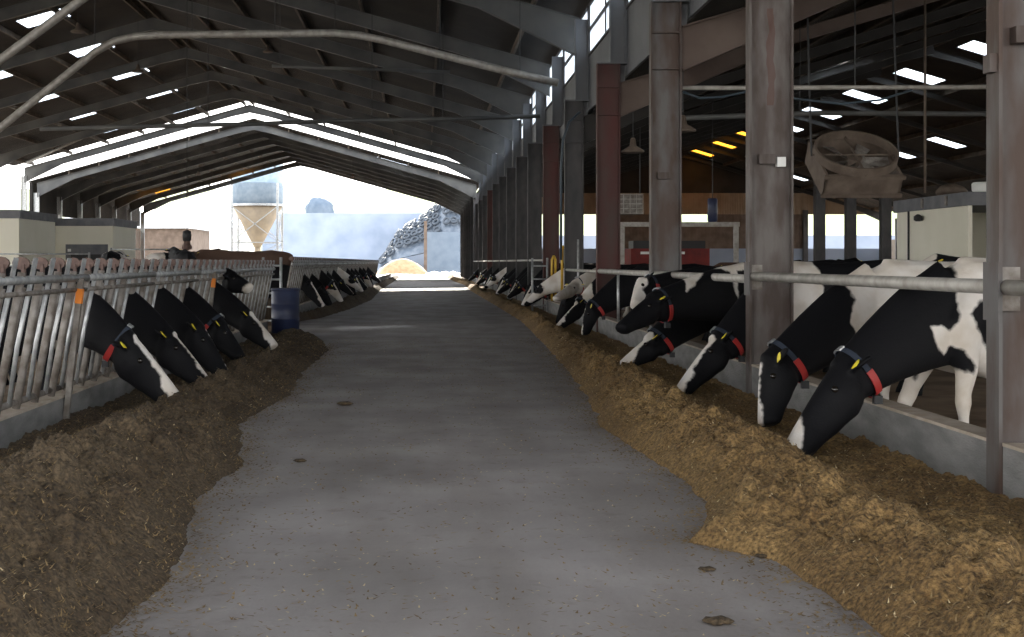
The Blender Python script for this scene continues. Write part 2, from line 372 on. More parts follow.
# ------------------------------------------------------------ steel columns
def column(x, y, h, depth, fl, m, label, group, z0=0, plates=(), upper=0):
    t = thing('steel_column', label, 'column', (x, y, z0), 0, group)
    f = .022
    if upper:
        mb = MB().box(.26, .28, -.10, .10, upper, h); mb.box(.56, .58, -.10, .10, upper, h); mb.box(.28, .56, -.009, .009, upper, h)
        mb.box(.0, .6, -.1, .1, upper - .03, upper); mb.build('upper_post', 'clad', t); h = upper - .03
    MB().box(f, depth - f, -.009, .009, 0, h).build('web', m, t)
    MB().box(0, f, -fl / 2, fl / 2, 0, h).build('flange', m, t)
    MB().box(depth - f, depth, -fl / 2, fl / 2, 0, h).build('flange', m, t)
    for (zz, hh) in plates: MB().box(f, depth - f, -fl / 2 + .01, -.009, zz, zz + hh).build('stiffener', m, t)
    return t
def streak(m, cx, w_, z0, z1):
    """a long rust run down one column's web"""
    n = m.node_tree; b = n.nodes['Principled BSDF']; L = n.links.new; src = b.inputs['Base Color'].links[0].from_socket
    t = n.nodes.new('ShaderNodeTexCoord'); sp_ = n.nodes.new('ShaderNodeSeparateXYZ'); L(t.outputs['Object'], sp_.inputs[0])
    def M_(op, a, b_, c_=None):
        q = n.nodes.new('ShaderNodeMath'); q.operation = op
        for i, v in enumerate((a, b_, c_)):
            if v is None: continue
            if isinstance(v, (int, float)): q.inputs[i].default_value = v
            else: L(v, q.inputs[i])
        return q.outputs[0]
    no = n.nodes.new('ShaderNodeTexNoise'); no.inputs['Scale'].default_value = 3; L(t.outputs['Object'], no.inputs[0])
    wob = M_('MULTIPLY_ADD', no.outputs[0], .12, -.06)
    dx = M_('ABSOLUTE', M_('ADD', M_('SUBTRACT', sp_.outputs[0], cx), wob), 0)
    a = M_('LESS_THAN', dx, w_); c = M_('MULTIPLY', M_('GREATER_THAN', sp_.outputs[2], z0), M_('LESS_THAN', sp_.outputs[2], z1))
    f = M_('MULTIPLY', M_('MULTIPLY', a, c), .55)
    x = n.nodes.new('ShaderNodeMix'); x.data_type = 'RGBA'; L(f, x.inputs[0]); L(src, x.inputs[6]); x.inputs[7].default_value = (.085, .025, .015, 1); L(x.outputs[2], b.inputs['Base Color'])
streak(M['colbrown'], .24, .035, 3.1, 4.12)
cmat = ['colgrey', 'colbrown', 'colgrey', 'colred', 'coldark', 'colred', 'coldark', 'coldark', 'coldark', 'coldark', 'coldark', 'colred', 'coldark', 'coldark', 'coldark']
cdesc = ['wide rust-streaked grey steel column at the right edge, nearest of all', 'rust-streaked brownish grey steel column behind the two nearest feeding cows',
         'plain grey steel column, third along the right row', 'dark red primed steel column, fourth along the right row',
         'dark grey steel column beside the yellow tube gate', 'reddish steel column just beyond the yellow tube gate']
for i in range(15):
    fl = .18
    zt = zroof(XR) - .7
    t = column(XR, YI(i), zt, XRD, fl, cmat[i], cdesc[i] if i < 6 else 'dark steel column, %s along the right row' % ORD[i], 'steel columns along the right of the feed passage',
               plates=((4.35, .02), (4.9, .02)) if i < 6 else (), upper=5.4)
    if i in (0, 1):     # bracket plates for the pipe rail
        MB().box(-.012, .0, -.11, .11, 1.10, 1.45).build('bracket_plate', 'colgrey', t)
        mb = MB()
        for zz in (1.16, 1.39): mb.lathe([(.012, 0), (.012, .02)], (.06, -.03, zz), 8)
        MB().box(.03, .14, -.06, -.009, 1.16, 1.42).build('bracket_plate', 'galvdirty', t)
    if i in (0, 1, 2):
        zz = {0: 2.75, 1: 2.48, 2: 2.7}[i]
        MB().box(.10, .27, -.10, -.009, zz, zz + .10).build('cable_bracket', 'colbrown', t)
        if i == 1: MB().box(.29, .38, -.09, -.009, zz - .03, zz + .07).build('switch_box', 'white', t)
        if i == 0: MB().box(-.045, .0, -.07, .03, zz - .17, zz - .06).build('torn_bracket', 'colgrey', t)
for k, y in enumerate((YI(12), YI(13), YEND)):
    column(XL - .2, y, 7.3, .35, .18, 'galv', 'pale steel post at the left eave, %s from the near end' % ORD[k], 'left eave posts of the near shed')
for k in range(7):
    y = YF0 + .15 + k * 5.95
    column(XR, y, 6.3, .4, .18, 'coldark', 'dark column of the far shed right side, %s from its front' % ORD[k], 'far shed right columns')
    column(XL - .2, y, 6.3, .35, .18, 'galv', 'pale post of the far shed left side, %s from its front' % ORD[k], 'far shed left posts')
for k in range(2, 16):
    column(34, YI(k), 4.6, .3, .18, 'coldark', 'steel post on the open outer side of the right shed, %s along' % ORD[k - 2], 'outer posts of the right shed')

# clerestory: cladding, windows with rails
XC = XR + .60
for i in range(0, 14):
    y0, y1 = YI(i) + .12, YI(i + 1) - .12
    struct(rebase(MB().box(XC, XC + .05, y0 - .1, y1 + .1, 5.15, 6.45).build('wall_clerestory', 'clad')))
    WN[0] += 1
    mb = MB()
    for z in (6.45, 7.05, 7.66): mb.box(XC - .03, XC + .05, y0, y1, z, z + .06)
    for y in (y0, y1 - .05, (y0 + y1) / 2): mb.box(XC - .02, XC + .04, y, y + .05, 6.45, 7.72)
    fr = struct(rebase(mb.build('window_%d' % WN[0], 'coldark')))
    p = MB().box(XC + .01, XC + .02, y0, y1, 6.5, 7.68).build('pane', 'pane', None)
    p.parent = fr; p.location = -Vector(fr.location)
# sloping sheet bracket behind each column under the valley
for i in range(2, 9):
    y = YI(i)
    o = MB().prism([(XR + .27, 6.4), (XR + .58, 6.4), (XR + .58, 4.75), (XR + .27, 5.05)], y + .12, y + .18).build('gusset_sheet', 'clad')
    tag(rebase(o), 'grey sheet metal gusset behind the %s column of the right row' % ORD[i], 'sheet', 'gusset sheets below the clerestory windows')

# walls of the right shed end and outside wall
mb = MB()
mb.box(3.9, 34.3, YRE, YRE + .2, 0, 2.45)
struct(rebase(mb.build('wall_right_end_low', 'bluewall')))
mb = MB()
mb.box(13.2, 17.5, YRE, YRE + .2, 2.45, 5.0); mb.box(17.5, 21.2, YRE, YRE + .2, 2.45, 4.1); mb.box(21.2, 28.3, YRE, YRE + .2, 2.45, 5.0)
struct(rebase(mb.build('wall_right_end_mid', 'wood')))
struct(rebase(MB().prism([(4.1, 5.0), (34.3, 5.0), (34.3, 5.14), (29.5, 6.58), (8.5, 6.58), (4.1, 5.25)], YRE, YRE + .2).build('wall_right_end_gable', 'beige')))
struct(rebase(MB().prism([(8.5, 6.58), (29.5, 6.58), (19, 9.73)], YRE, YRE + .2).build('wall_right_end_peak', 'roof')))
for k, x in enumerate((6.6, 8.2, 10.5, 13.2, 28.1)):
    mb = MB().box(x, x + .35, YRE - .25, YRE + .0, -.02, 5.3); tag(rebase(mb.build('end_wall_post', 'coldark')), 'dark post against the far end wall of the right shed, %s from the left' % ORD[k], 'post', 'posts of the right shed end wall')
struct(rebase(MB().box(34.5, 34.7, -9, YRE, -.02, 3.1).build('wall_right_side', 'wood')))  # mostly out of view, raised to hold back light from the side
struct(rebase(MB().box(XL - .5, XL - .3, -9, YF0, -.02, 1.5).build('wall_left_side', 'wood')))
struct(rebase(MB().box(XL - .5, XL - .3, YF0, YF1, -.02, 4.5).build('wall_far_left', 'wood')))
struct(rebase(MB().box(XL - .5, XL - .3, YF0, YF1, 4.9, 7.0).build('wall_far_left_upper', 'roof')))
struct(rebase(MB().box(9, 62, 125, 126, -.05, 3.9).build('wall_right_outside', 'bluewall')))
# far shed right side wall
struct(rebase(MB().box(XR + .42, XR + .5, YF0, YF1, 0, 6.6).build('wall_far_right', 'roof')))

# ------------------------------------------------------------ floors
struct(MB().box(-3.2, XR + .02, -9, YF1, -.2, 0).build('floor', 'concrete'))
struct(MB().box(XL - .5, -3.2, -9, YF1, -.22, -.02).build('floor_left_yard', 'yard'))
struct(MB().box(XR + .02, 34.7, -9, YF1, -.22, -.02).build('floor_right_yard', 'yard'))
struct(MB().box(-300, 300, YF1, 420, -.25, -.04).build('ground', 'outside'))
struct(MB().box(-300, XL - .5, -200, YF1, -.3, -.04).build('ground_left', 'dirt'))
struct(MB().box(34.7, 300, -200, YF1, -.3, -.04).build('ground_right', 'dirt'))
struct(MB().box(XL - .5, 34.7, -200, -9, -.3, -.04).build('ground_behind', 'outside'))
struct(MB().box(-13.5, -3.9, 31.3, 60, -.02, .33).build('floor_left_bed', 'yard'))
# kerbs
def kerb_seg(x0, x1, y0, y1, h, nm='kerb_right'):
    o = MB().box(x0, x1, y0, y1, 0, h - .02).build(nm, 'kerb'); struct(rebase(o))
    t = MB().box(x0 - .004, x1 + .004, y0, y1, h - .02, h).build('kerb_cap', 'kerbtop'); t.parent = o; t.location = -Vector(o.location)
kerb_seg(XR + .02, XR + .2, 2.0, YI(0) - .1, .38)
for i in range(15):
    kerb_seg(XR + .02, XR + .2, YI(i) + .1, (YI(i + 1) - .1), .38)
KL = -3.2
kerb_seg(KL - .18, KL, 5, 27.6, .27, 'kerb_left'); kerb_seg(KL - .18, KL, 31.0, 128, .36, 'kerb_left')

# ------------------------------------------------------------ feed heaps
def fbm(x, y, s, z=0): return noise.fractal(Vector((x * s, y * s, z)), 1.0, 2.0, 5)
def lerp_tab(tab, y):
    if y <= tab[0][0]: return tab[0][1]
    for (a, b), (c, d) in zip(tab[:-1], tab[1:]):
        if y <= c: return b + (d - b) * (y - a) / (c - a)
    return tab[-1][1]
edgeR = [(2, 1.85), (5.25, 1.76), (5.9, 1.78), (6.6, 1.66), (7.0, 1.38), (7.4, 1.52), (8.2, 1.70), (8.9, 1.72), (10.5, 1.62), (12, 1.55), (14.2, 1.72), (18, 1.9), (24, 2.1), (33, 2.35), (45, 2.35), (70, 2.3), (85, 2.5), (100, 2.2), (128, 2.0)]
edgeL = [(2, -1.2), (5.25, -1.24), (6.5, -1.16), (8.2, -1.40), (9.5, -1.30), (10.6, -1.42), (12.1, -1.66), (14.8, -1.47), (18, -1.6), (22.4, -1.58), (25, -1.9), (27.5, -2.4)]
edgeL2 = [(33, -3.1), (35, -2.7), (42, -2.3), (52, -2.05), (70, -2.3), (90, -2.3), (128, -2.4)]
def heap_h(side, x, y):
    if side == 'R':
        e = lerp_tab(edgeR, y) + .05 * fbm(0, y, 1.6, 3); u = (x - e) / (XR - e)
        pk = .27 if y < 16 else .2
        if u < 0: return -.03
        p = math.sin(min(u / .30, 1) * math.pi / 2) ** .8 if u < .30 else 1 - .80 * min((u - .30) / .30, 1) ** 1.2 + .05 * max(0, (u - .6)) / .4
        z = pk * p
    else:
        tab = edgeL if side == 'L' else edgeL2
        e = lerp_tab(tab, y) + .05 * fbm(5, y, 1.6, 3); u = (e - x) / (e + 3.2)
        pk = lerp_tab([(4, .47), (8, .40), (10, .30), (12, .22), (14, .20), (26, .20)], y) if side == 'L' else .2
        if side == 'L' and y > 25: pk *= max(0, (27.8 - y) / 2.8)
        if u < 0: return -.03
        p = math.sin(min(u / .40, 1) * math.pi / 2) ** .9 if u < .40 else 1 - .78 * min((u - .40) / .35, 1) ** 1.2
        z = pk * p
    n1 = fbm(x, y, 1.7, 1); n2 = fbm(x, y, 6.5, 2)
    z += (.25 + .75 * p) * min(1, u * 8) * (.11 * n1 + .09 * n2 + .03 * fbm(x, y, 17, 5)) * (1 if y < 20 else .6)
    return max(z, .004 if u > .02 else -.02)
HEAP = {}
def heap(side, x0, x1, y0, y1, m, label):
    nx = 130; ys = [y0]
    while ys[-1] < y1: ys.append(ys[-1] + max(.02, ys[-1] * .003))
    xs = [x0 + (x1 - x0) * k / (nx - 1) for k in range(nx)]
    v = [(x, y, heap_h(side, x, y)) for y in ys for x in xs]; n = len(ys)
    f = [(j * nx + i, j * nx + i + 1, (j + 1) * nx + i + 1, (j + 1) * nx + i) for j in range(n - 1) for i in range(nx - 1)]
    mb = MB(); mb.v = v; mb.f = f
    o = mb.build('silage_heap', m, smooth=True); tag(o, label, 'feed', None, 'stuff'); HEAP[side] = o; return o
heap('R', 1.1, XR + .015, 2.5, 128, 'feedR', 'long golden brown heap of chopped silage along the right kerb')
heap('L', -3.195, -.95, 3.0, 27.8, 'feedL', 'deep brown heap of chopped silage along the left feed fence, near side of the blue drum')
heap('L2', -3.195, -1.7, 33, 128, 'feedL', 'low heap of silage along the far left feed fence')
def wisps(side, x0, x1, y0, y1, n, m, nm, label, L=(.012, .045), wd=.003, seed=1, onfloor=False):
    r = random.Random(seed); v = []; f = []
    while len(f) < n:
        y = y0 + (y1 - y0) * r.random() ** 1.6; x = x0 + (x1 - x0) * r.random()
        if onfloor:
            if onfloor == 'edge':
                dd = min(lerp_tab(edgeR, y) - x, x - lerp_tab(edgeL, y))
                if dd < 0 or r.random() > math.exp(-dd / .11) + .02: continue
            elif fbm(x, y, .8, 9) < -.02 - r.random() * .3 or r.random() < .3: continue
            z = .003
        else:
            z = heap_h(side, x, y)
            if z < .01 or x > XR - .08 or x < -3.12: continue
        a = r.random() * 6.283; l = r.uniform(*L); tl = (r.random() - .35) * (.1 if onfloor else .8)
        d = Vector((math.cos(a), math.sin(a), tl)) * l; q = Vector((-math.sin(a), math.cos(a), 0)) * wd * (1 + y * .06)
        p = Vector((x, y, z + .003)); k = len(v); h = Vector((0, 0, .0015 + .006 * r.random()))
        v += [p - q, p + q, p + d + h]; f.append((k, k + 1, k + 2))
    mb = MB(); mb.v = [tuple(a) for a in v]; mb.f = f
    if side in HEAP:
        o = mb.build(nm, m, HEAP[side]); o['kind'] = 'stuff'; return o
    return tag(mb.build(nm, m), label, 'straw', None, 'stuff')
wisps('R', 1.3, 3.4, 4, 24, 26000, 'strawd', 'loose_silage', 'loose stalks strewn over the right silage heap', seed=2)
wisps('R', 1.3, 3.4, 4, 24, 2200, 'straw', 'pale_straw', 'pale straw bits in the right silage heap', L=(.012, .03), seed=3)
wisps('L', -3.1, -1.1, 4, 24, 24000, 'strawd', 'loose_silage', 'loose stalks strewn over the left silage heap', seed=4)
wisps('L', -3.1, -1.1, 4, 24, 900, 'straw', 'pale_straw', 'pale straw bits in the left silage heap', L=(.015, .04), seed=5)
wisps('F', -1.6, 2.0, 4.6, 26, 2600, 'strawd', 'floor_chaff', 'scattered brown chaff on the concrete passage', L=(.01, .045), wd=.004, seed=6, onfloor=True)
wisps('F', -1.6, 2.0, 4.6, 26, 1200, 'straw', 'floor_chaff', 'scattered pale chaff on the concrete passage', L=(.01, .03), wd=.0035, seed=8, onfloor=True)
wisps('F', -1.7, 2.0, 4.4, 26, 9000, 'strawd', 'floor_chaff', 'crumbs of silage spilled along the heap edges', L=(.01, .035), wd=.005, seed=9, onfloor='edge')
# small clods of silage on the concrete
clods = [(763, 558, .03, 'clod of silage on the concrete near the right heap'), (707, 571, .03, 'clod of silage on the concrete, left of the right heap spill'), (718, 624, .045, 'flat clod of silage nearest the camera on the right'),
         (848, 598, .03, 'clod of silage against the near right heap edge'), (160, 578, .04, 'dark clod of silage beside the near left heap'), (300, 462, .035, 'dark scrap of silage on concrete left of centre'), (345, 405, .06, 'smear of silage on concrete near the left heap')]
for px, py, s, lb in clods:
    Y = F * H / (py - VY); p = P(px, py, Y); mb = MB(); st = []
    for k in range(7):
        t = k / 6; rr = math.sqrt(max(.02, 1 - (2 * t - 1) ** 2)); st.append(((s * (2 * t - 1) * 1.4, .3 * s * math.sin(k * 2), s * .22), (0, s * rr, 0), (0, 0, s * .35 * rr)))
    mb.loft(st, 10); o = mb.build('silage_clod', 'feedL', smooth=True); o.location = (p.x, p.y, .004 + .0); tag(o, lb, 'clod', 'small clods on the passage floor')

# ------------------------------------------------------------ right side pipe rail
for i in range(-1, 15):
    y0 = YI(i) + (.10 if i >= 0 else 0); y1 = YI(i + 1) - .10
    if i == 14: y1 = YI(15) - 2
    z = 1.30 if i < 1 else (1.27 if i < 3 else (1.26 if i == 3 else 1.5))
    if i == 4: continue
    x = XR + .05
    o = MB().tube([(x, y0 if i >= 0 else 2.5, z), (x, y1, z)], .047 if i < 3 else .035, 14).build('pipe_rail', 'railpipe', smooth=True)
    tag(rebase(o), 'grey pipe rail over the cows\' necks, %s length of the right side' % ORD[i + 1], 'rail', 'pipe rails between the right columns')
# thin uprights under the rail
for px, Y, z1, lb in ((683, 19.3, 1.27, 'thin galvanised upright just nearer than the red column'), (0, 31.2, 2.0, 'thin pipe upright beside the yellow tubes')):
    x = XR + .12 if px == 0 else (XR + .06)
    tag(rebase(MB().tube([(x, Y + (5 if px else 0), .38), (x, Y + (5 if px else 0), z1 - .03)], .025, 8).build('upright_pipe', 'galv', smooth=True)), lb, 'post')
# yellow tubes and ladder gate at about the sixth column
def hoop(px, py0, py1, Y, wpx, lb):
    a = P(px, py1, Y); b = P(px, py0, Y); wd = wpx * Y / F
    pts = [(a.x, Y, .3), (b.x, Y, b.z - .1), (b.x + .05, Y, b.z), (b.x + wd - .05, Y, b.z), (b.x + wd, Y, b.z - .1), (b.x + wd, Y, .3)]
    tag(rebase(MB().tube(pts, .035, 8).build('yellow_hoop', 'yellow', smooth=True)), lb, 'hoop', 'yellow tube hoops')
hoop(552, 256, 300, 37.4, 3.5, 'yellow bent tube hoop beside the small ladder gate')
hoop(562, 246, 290, 35.5, 4, 'taller yellow tube hoop by the dark column')
def ladder(name, x0, x1, y, z0, z1, rungs, label, cat='gate', m='galv'):
    t = thing(name, label, cat, ((x0 + x1) / 2, y, z0)); hw = (x1 - x0) / 2; hh = z1 - z0
    for s_ in (-1, 1): MB().tube([(s_ * hw, 0, 0), (s_ * hw, 0, hh)], .03, 8).build('upright', m, t, True)
    for k in range(rungs):
        z = hh * (k + .6) / (rungs + .2); MB().tube([(-hw, 0, z), (hw, 0, z)], .022, 8).build('rung', m, t, True)
    return t
a = P(543, 300, 38.0); b = P(556, 258, 38.0)
ladder('ladder_gate', a.x - .3, a.x + .12, 38.0, .01, b.z, 4, 'small galvanised ladder gate hung between right columns')
a = P(275, 263, 29.2); b = P(291, 263, 29.2)
ladder('ladder_gate', KL - .28, KL + .1, 29.2, .01, 1.55, 5, 'narrow pale ladder gate behind the blue drum')

# ------------------------------------------------------------ left feed fence of head locks
NU = 6; UW = .51
def fence_panel(y0, label, group):
    t = thing('feed_fence_panel', label, 'feed fence', (KL - .08, y0, .275), 0, group)
    W = NU * UW; lean = .20; zt = 1.035
    MB().tube([(lean, 0, zt), (lean, W, zt)], .034, 10).build('top_rail', 'galv', t, True)
    MB().tube([(0, 0, .05), (0, W, .05)], .028, 8).build('bottom_rail', 'galvdirty', t, True)
    MB().tube([(lean * .97, 0, .93), (lean * .97, W, .93)], .02, 8).build('lower_top_rail', 'galvdirty', t, True)
    for k in range(NU):
        y = UW * (k + .1)
        mb = MB(); mb.tube([(0, y, .0), (lean * .5, y - .03, .5), (lean, y, zt + .06)], .033, 8)
        mb.tube([(.0, y + .05, .03), (lean * .45, y + .03, .45), (lean * .97, y + .06, .98)], .02, 8)
        mb.build('neck_bar', 'galvdirty', t, True)
        mb = MB(); mb.tube([(.02, y + .26, .05), (lean * .55, y + .18, .52), (lean + .02, y + .30, zt + .17)], .02, 8)
        mb.build('swing_bar', 'galv', t, True)
        mb = MB(); mb.bar((lean, y + .05, zt), (lean - .01, y + .07, zt + .12), .025, .05)
        mb.loft([((lean - .03, y + .065, zt + .13), (.068, 0, 0), (0, 0, .05)), ((lean - .03, y + .095, zt + .13), (.068, 0, 0), (0, 0, .05))], 12)
        mb.build('latch', 'latch', t)
    return t
y = 9.3 - 3 * .51 * 2; n = 0; proto = None; pan = []
while y < 26.5:
    lb = 'galvanised head lock panel of the near left feed fence, %s from the near end' % ORD[n]
    if proto is None: proto = fence_panel(y, lb, 'head lock panels of the near left fence'); index_children(); q = proto
    else: q = copy_tree(proto); q.location.y = y; q['label'] = lb
    y += NU * UW; n += 1
y = 31.5; n = 0
while y < 88:
    q = copy_tree(proto); q.location.y = y; q.location.z = .365; q['group'] = 'head lock panels of the far left fence'
    q['label'] = 'head lock panel of the far left fence, %s past the blue drum' % ORD[n]; y += NU * UW; n += 1
# orange marked posts in the fence
for Y, pxl in ((12.0, 'tall post with an orange band beside the nearest left cow'), (19.6, 'tall post with an orange band between left cows')):
    t = thing('fence_post', pxl, 'post', (KL + .02, Y, 0.004))
    MB().bar((0, 0, .0), (.14, 0, 1.30), .05, .05).build('post', 'galvdirty', t)
    MB().bar((.117, 0, 1.08), (.131, 0, 1.21), .058, .058).build('band', 'orange', t)
# blue drum
t = thing('blue_drum', 'blue plastic drum standing at the left fence gap', 'drum', (-2.84, 27.6, 0.003))
MB().lathe([(.27, 0), (.285, .02), (.285, .28), (.297, .30), (.285, .32), (.285, .58), (.297, .60), (.285, .62), (.285, .88), (.27, .90)]).build('body', 'blue', t, True)
MB().lathe([(.295, .865), (.30, .875), (.30, .905), (.29, .915)]).build('rim', 'blue', t, True)

# ------------------------------------------------------------ cows
def tri_frame(d, upref):
    d = d.normalized(); s_ = upref.cross(d).normalized(); u = d.cross(s_).normalized(); return s_, u
def sdf_poly(poly, X, Z):
    """signed distance (positive inside) to polygon"""
    P_ = np.stack([X, Z], 1); n = len(poly); d = np.full(len(X), 1e9); ins = np.zeros(len(X), bool)
    for i in range(n):
        a = np.array(poly[i]); b = np.array(poly[(i + 1) % n]); e = b - a; wv = P_ - a
        t = np.clip((wv @ e) / (e @ e + 1e-12), 0, 1); q = wv - t[:, None] * e; d = np.minimum(d, (q ** 2).sum(1))
        c1 = (a[1] > P_[:, 1]) != (b[1] > P_[:, 1])
        xx = (b[0] - a[0]) * (P_[:, 1] - a[1]) / (b[1] - a[1] + 1e-12) + a[0]
        ins ^= c1 & (P_[:, 0] < xx)
    d = np.sqrt(d); return np.where(ins, d, -d)
def cow_mesh(poll, muz, S=1.0, voxel=.02, roll=0, blobs=(), polys=(), seed=0, hs=1.0, neckmid=None, white=0, step=0, nz=.05):
    """cow in its own space: x forward, origin on the ground between the fore hooves"""
    poll = Vector(poll); muz = Vector(muz); mb = MB()
    tr = [(.34, 1.02, .06, .08), (.27, 1.00, .15, .20), (.12, .99, .215, .32), (-.10, 1.00, .26, .415), (-.35, .97, .315, .44), (-.65, .93, .36, .475), (-.95, .94, .375, .47),
          (-1.18, 1.00, .33, .41), (-1.38, 1.10, .25, .31), (-1.52, 1.15, .17, .23), (-1.60, 1.17, .09, .14)]
    mb.loft([((x, 0, z), (0, a, 0), (0, 0, b)) for x, z, a, b in tr], 22)
    # hip bones and spine line
    mb.tube([(-.05, 0, 1.37), (-.6, 0, 1.355), (-1.1, 0, 1.38), (-1.5, 0, 1.33)], [.06, .05, .07, .05], 10)
    for s_ in (-1, 1):
        mb.tube([(-1.12, .1 * s_, 1.32), (-1.15, .235 * s_, 1.28)], [.09, .06], 10)
        # fore leg
        fs = step if s_ < 0 else 0
        leg = [(-.10, .19, 1.2, .10, .06), (.0, .22, .98, .16, .09), (.02, .20, .78, .125, .085), (-.02, .19, .62, .08, .065), (0, .18, .46, .055, .052), (.0, .18, .40, .058, .056), (-.005, .175, .3, .038, .036),
               (-.01, .175, .16, .038, .038), (0, .175, .12, .05, .048), (.02, .175, .07, .055, .05), (.035, .175, 0.0, .072, .06)]
        mb.loft([((x + fs * (1 - min(1, z)), y_ * s_, z), (a_ * (1.2 if fs else 1), 0, 0), (0, b_, 0)) for x, y_, z, a_, b_ in leg], 14)
        # hind leg
        mb.loft([((-1.28, .16 * s_, 1.2), (.2, 0, 0), (0, .1, 0)), ((-1.27, .22 * s_, 1.0), (.23, 0, 0), (0, .12, 0)), ((-1.24, .22 * s_, .82), (.18, 0, .05), (0, .11, 0)), ((-1.30, .21 * s_, .66), (.11, 0, .03), (0, .07, 0)),
                 ((-1.40, .2 * s_, .53), (.075, 0, .02), (0, .048, 0)), ((-1.43, .2 * s_, .47), (.06, 0, 0), (0, .045, 0)), ((-1.41, .2 * s_, .34), (.04, 0, 0), (0, .038, 0)), ((-1.39, .2 * s_, .17), (.04, 0, 0), (0, .04, 0)),
                 ((-1.37, .2 * s_, .12), (.05, 0, 0), (0, .048, 0)), ((-1.35, .2 * s_, .07), (.055, 0, 0), (0, .05, 0)), ((-1.335, .2 * s_, 0.0), (.07, 0, 0), (0, .06, 0))], 14)
    # udder
    mb.loft([((-1.0, 0, .72), (0, .1, 0), (.12, 0, 0)), ((-1.03, 0, .60), (0, .17, 0), (.19, 0, 0)), ((-1.05, 0, .50), (0, .15, 0), (.16, 0, 0)), ((-1.06, 0, .46), (0, .08, 0), (.1, 0, 0))], 16)
    # tail
    mb.tube([(-1.52, 0, 1.34), (-1.62, 0, 1.30), (-1.68, .01, 1.1), (-1.68, .02, .8), (-1.67, .02, .62), (-1.68, .02, .5), (-1.68, .02, .4)], [.05, .04, .03, .024, .035, .045, .015], 10)
    # neck
    n0 = Vector((-.02, 0, 1.08)); Lh = (muz - poll).length; hd = (muz - poll).normalized()
    upw = Vector((0, 0, 1)) if abs(hd.z) < .6 else Vector((1, 0, .2))
    if hd.z < -.2: upw = Vector((1, 0, .35)) if hd.z < -.5 else Vector((.6, 0, 1))
    s_, u = tri_frame(hd, upw)
    if roll: rm = Matrix.Rotation(roll, 3, hd); s_ = rm @ s_; u = rm @ u
    pe = poll - u * .06 + hd * .05
    c1 = Vector(neckmid) if neckmid else n0.lerp(pe, .5) + Vector((.04, 0, nz))
    st = []; ring = None
    for k in range(9):
        t = k / 8; p = n0 * (1 - t) ** 2 + c1 * (2 * t * (1 - t)) + pe * t * t
        d = ((c1 - n0) * (1 - t) + (pe - c1) * t).normalized()
        yv = Vector((0, 1, 0)).lerp(s_ if s_.y > 0 else -s_, t).normalized(); up = d.cross(yv).normalized()
        if up.z < 0 and up.x < 0: up = -up
        rz = .39 * (1 - t) ** 1.15 + .165 * (1 - (1 - t) ** 1.15); ry = .19 * (1 - t) + .108 * t
        if t < .2: rz *= .95
        st.append((p - up * (.03 * (1 - t)), yv * ry, up * rz))
    mb.loft(st, 20)
    tc_ = .90; kk = tc_ * 8; i0 = int(kk); fr = kk - i0
    ring = tuple(Vector(a).lerp(Vector(b), fr) for a, b in zip(st[i0], st[i0 + 1]))
    # head
    prof = [(-.12, .05, .05), (-.05, .088, .085), (.05, .105, .115), (.18, .122, .135), (.30, .118, .140), (.42, .092, .128), (.56, .078, .118), (.70, .072, .102), (.84, .078, .090), (.93, .084, .084), (1.0, .076, .066), (1.04, .045, .036)]
    st = []
    for t, a, b in prof:
        a *= hs; b *= hs
        c = poll + hd * (t * Lh) - u * (b - .07 * hs - .01 * math.sin(max(0, t) * 3))
        st.append((c, s_ * a, u * b))
    mb.loft(st, 22)
    # ears
    eb = poll + hd * .03 - u * .015
    for q in (-1, 1):
        e = (s_ * q * 1.0 - hd * .28 - u * .12).normalized(); fw = (hd * .9 + u * .2); fw = (fw - e * fw.dot(e)).normalized(); th = e.cross(fw)
        b0 = eb + s_ * q * .07 * hs
        mb.loft([(b0 + e * l * hs, fw * a * hs, th * b) for l, a, b in ((0, .028, .024), (.05, .045, .022), (.10, .055, .019), (.15, .045, .017), (.19, .022, .015), (.205, .008, .008))], 10)
    me = bpy.data.meshes.new('cow_raw'); me.from_pydata(mb.v, [], mb.f)
    o = bpy.data.objects.new('tmp', me); C.objects.link(o)
    md = o.modifiers.new('r', 'REMESH'); md.mode = 'VOXEL'; md.voxel_size = voxel; md.use_smooth_shade = True
    sm = o.modifiers.new('s', 'SMOOTH'); sm.factor = .5; sm.iterations = 4 if voxel < .03 else 3
    dg = bpy.context.evaluated_depsgraph_get(); me2 = bpy.data.meshes.new_from_object(o.evaluated_get(dg))
    bpy.data.objects.remove(o); bpy.data.meshes.remove(me)
    n = len(me2.vertices); co = np.empty(n * 3); me2.vertices.foreach_get('co', co); co = co.reshape(-1, 3)
    fld = np.full(n, -.2)
    if white: fld[:] = .2
    for b in blobs:       # (x,y,z, rx,ry,rz, sign)  sign -1 makes black again
        q = (co - np.array(b[:3])) / np.array(b[3:6]); dd = (1 - np.sqrt((q ** 2).sum(1))) * min(b[3:6])
        fld = np.maximum(fld, dd) if b[6] > 0 else np.minimum(fld, -dd)
    for pl, sg in polys:
        dd = sdf_poly(pl, co[:, 0], co[:, 2]); fld = np.maximum(fld, dd) if sg > 0 else np.minimum(fld, -dd)
    # rough the edges so the patches look grown, not cut
    wob = np.array([noise.noise(Vector((c[0] * 5 + seed * 7, c[1] * 5, c[2] * 5))) for c in co]) * .035
    at = me2.attributes.new('coat', 'FLOAT', 'POINT'); at.data.foreach_set('value', np.clip(.5 + fld * 1.0 + wob * .7, 0, 1).astype(np.float32))
    me2.polygons.foreach_set('use_smooth', [True] * len(me2.polygons))
    if voxel < .019: me2.validate()
    me2.transform(Matrix.Scale(S, 4)); me2.update()
    info = dict(poll=poll * S, hd=hd, s=s_, u=u, L=Lh * S, ring=tuple(a * S for a in ring), eb=eb * S, hs=hs * S)
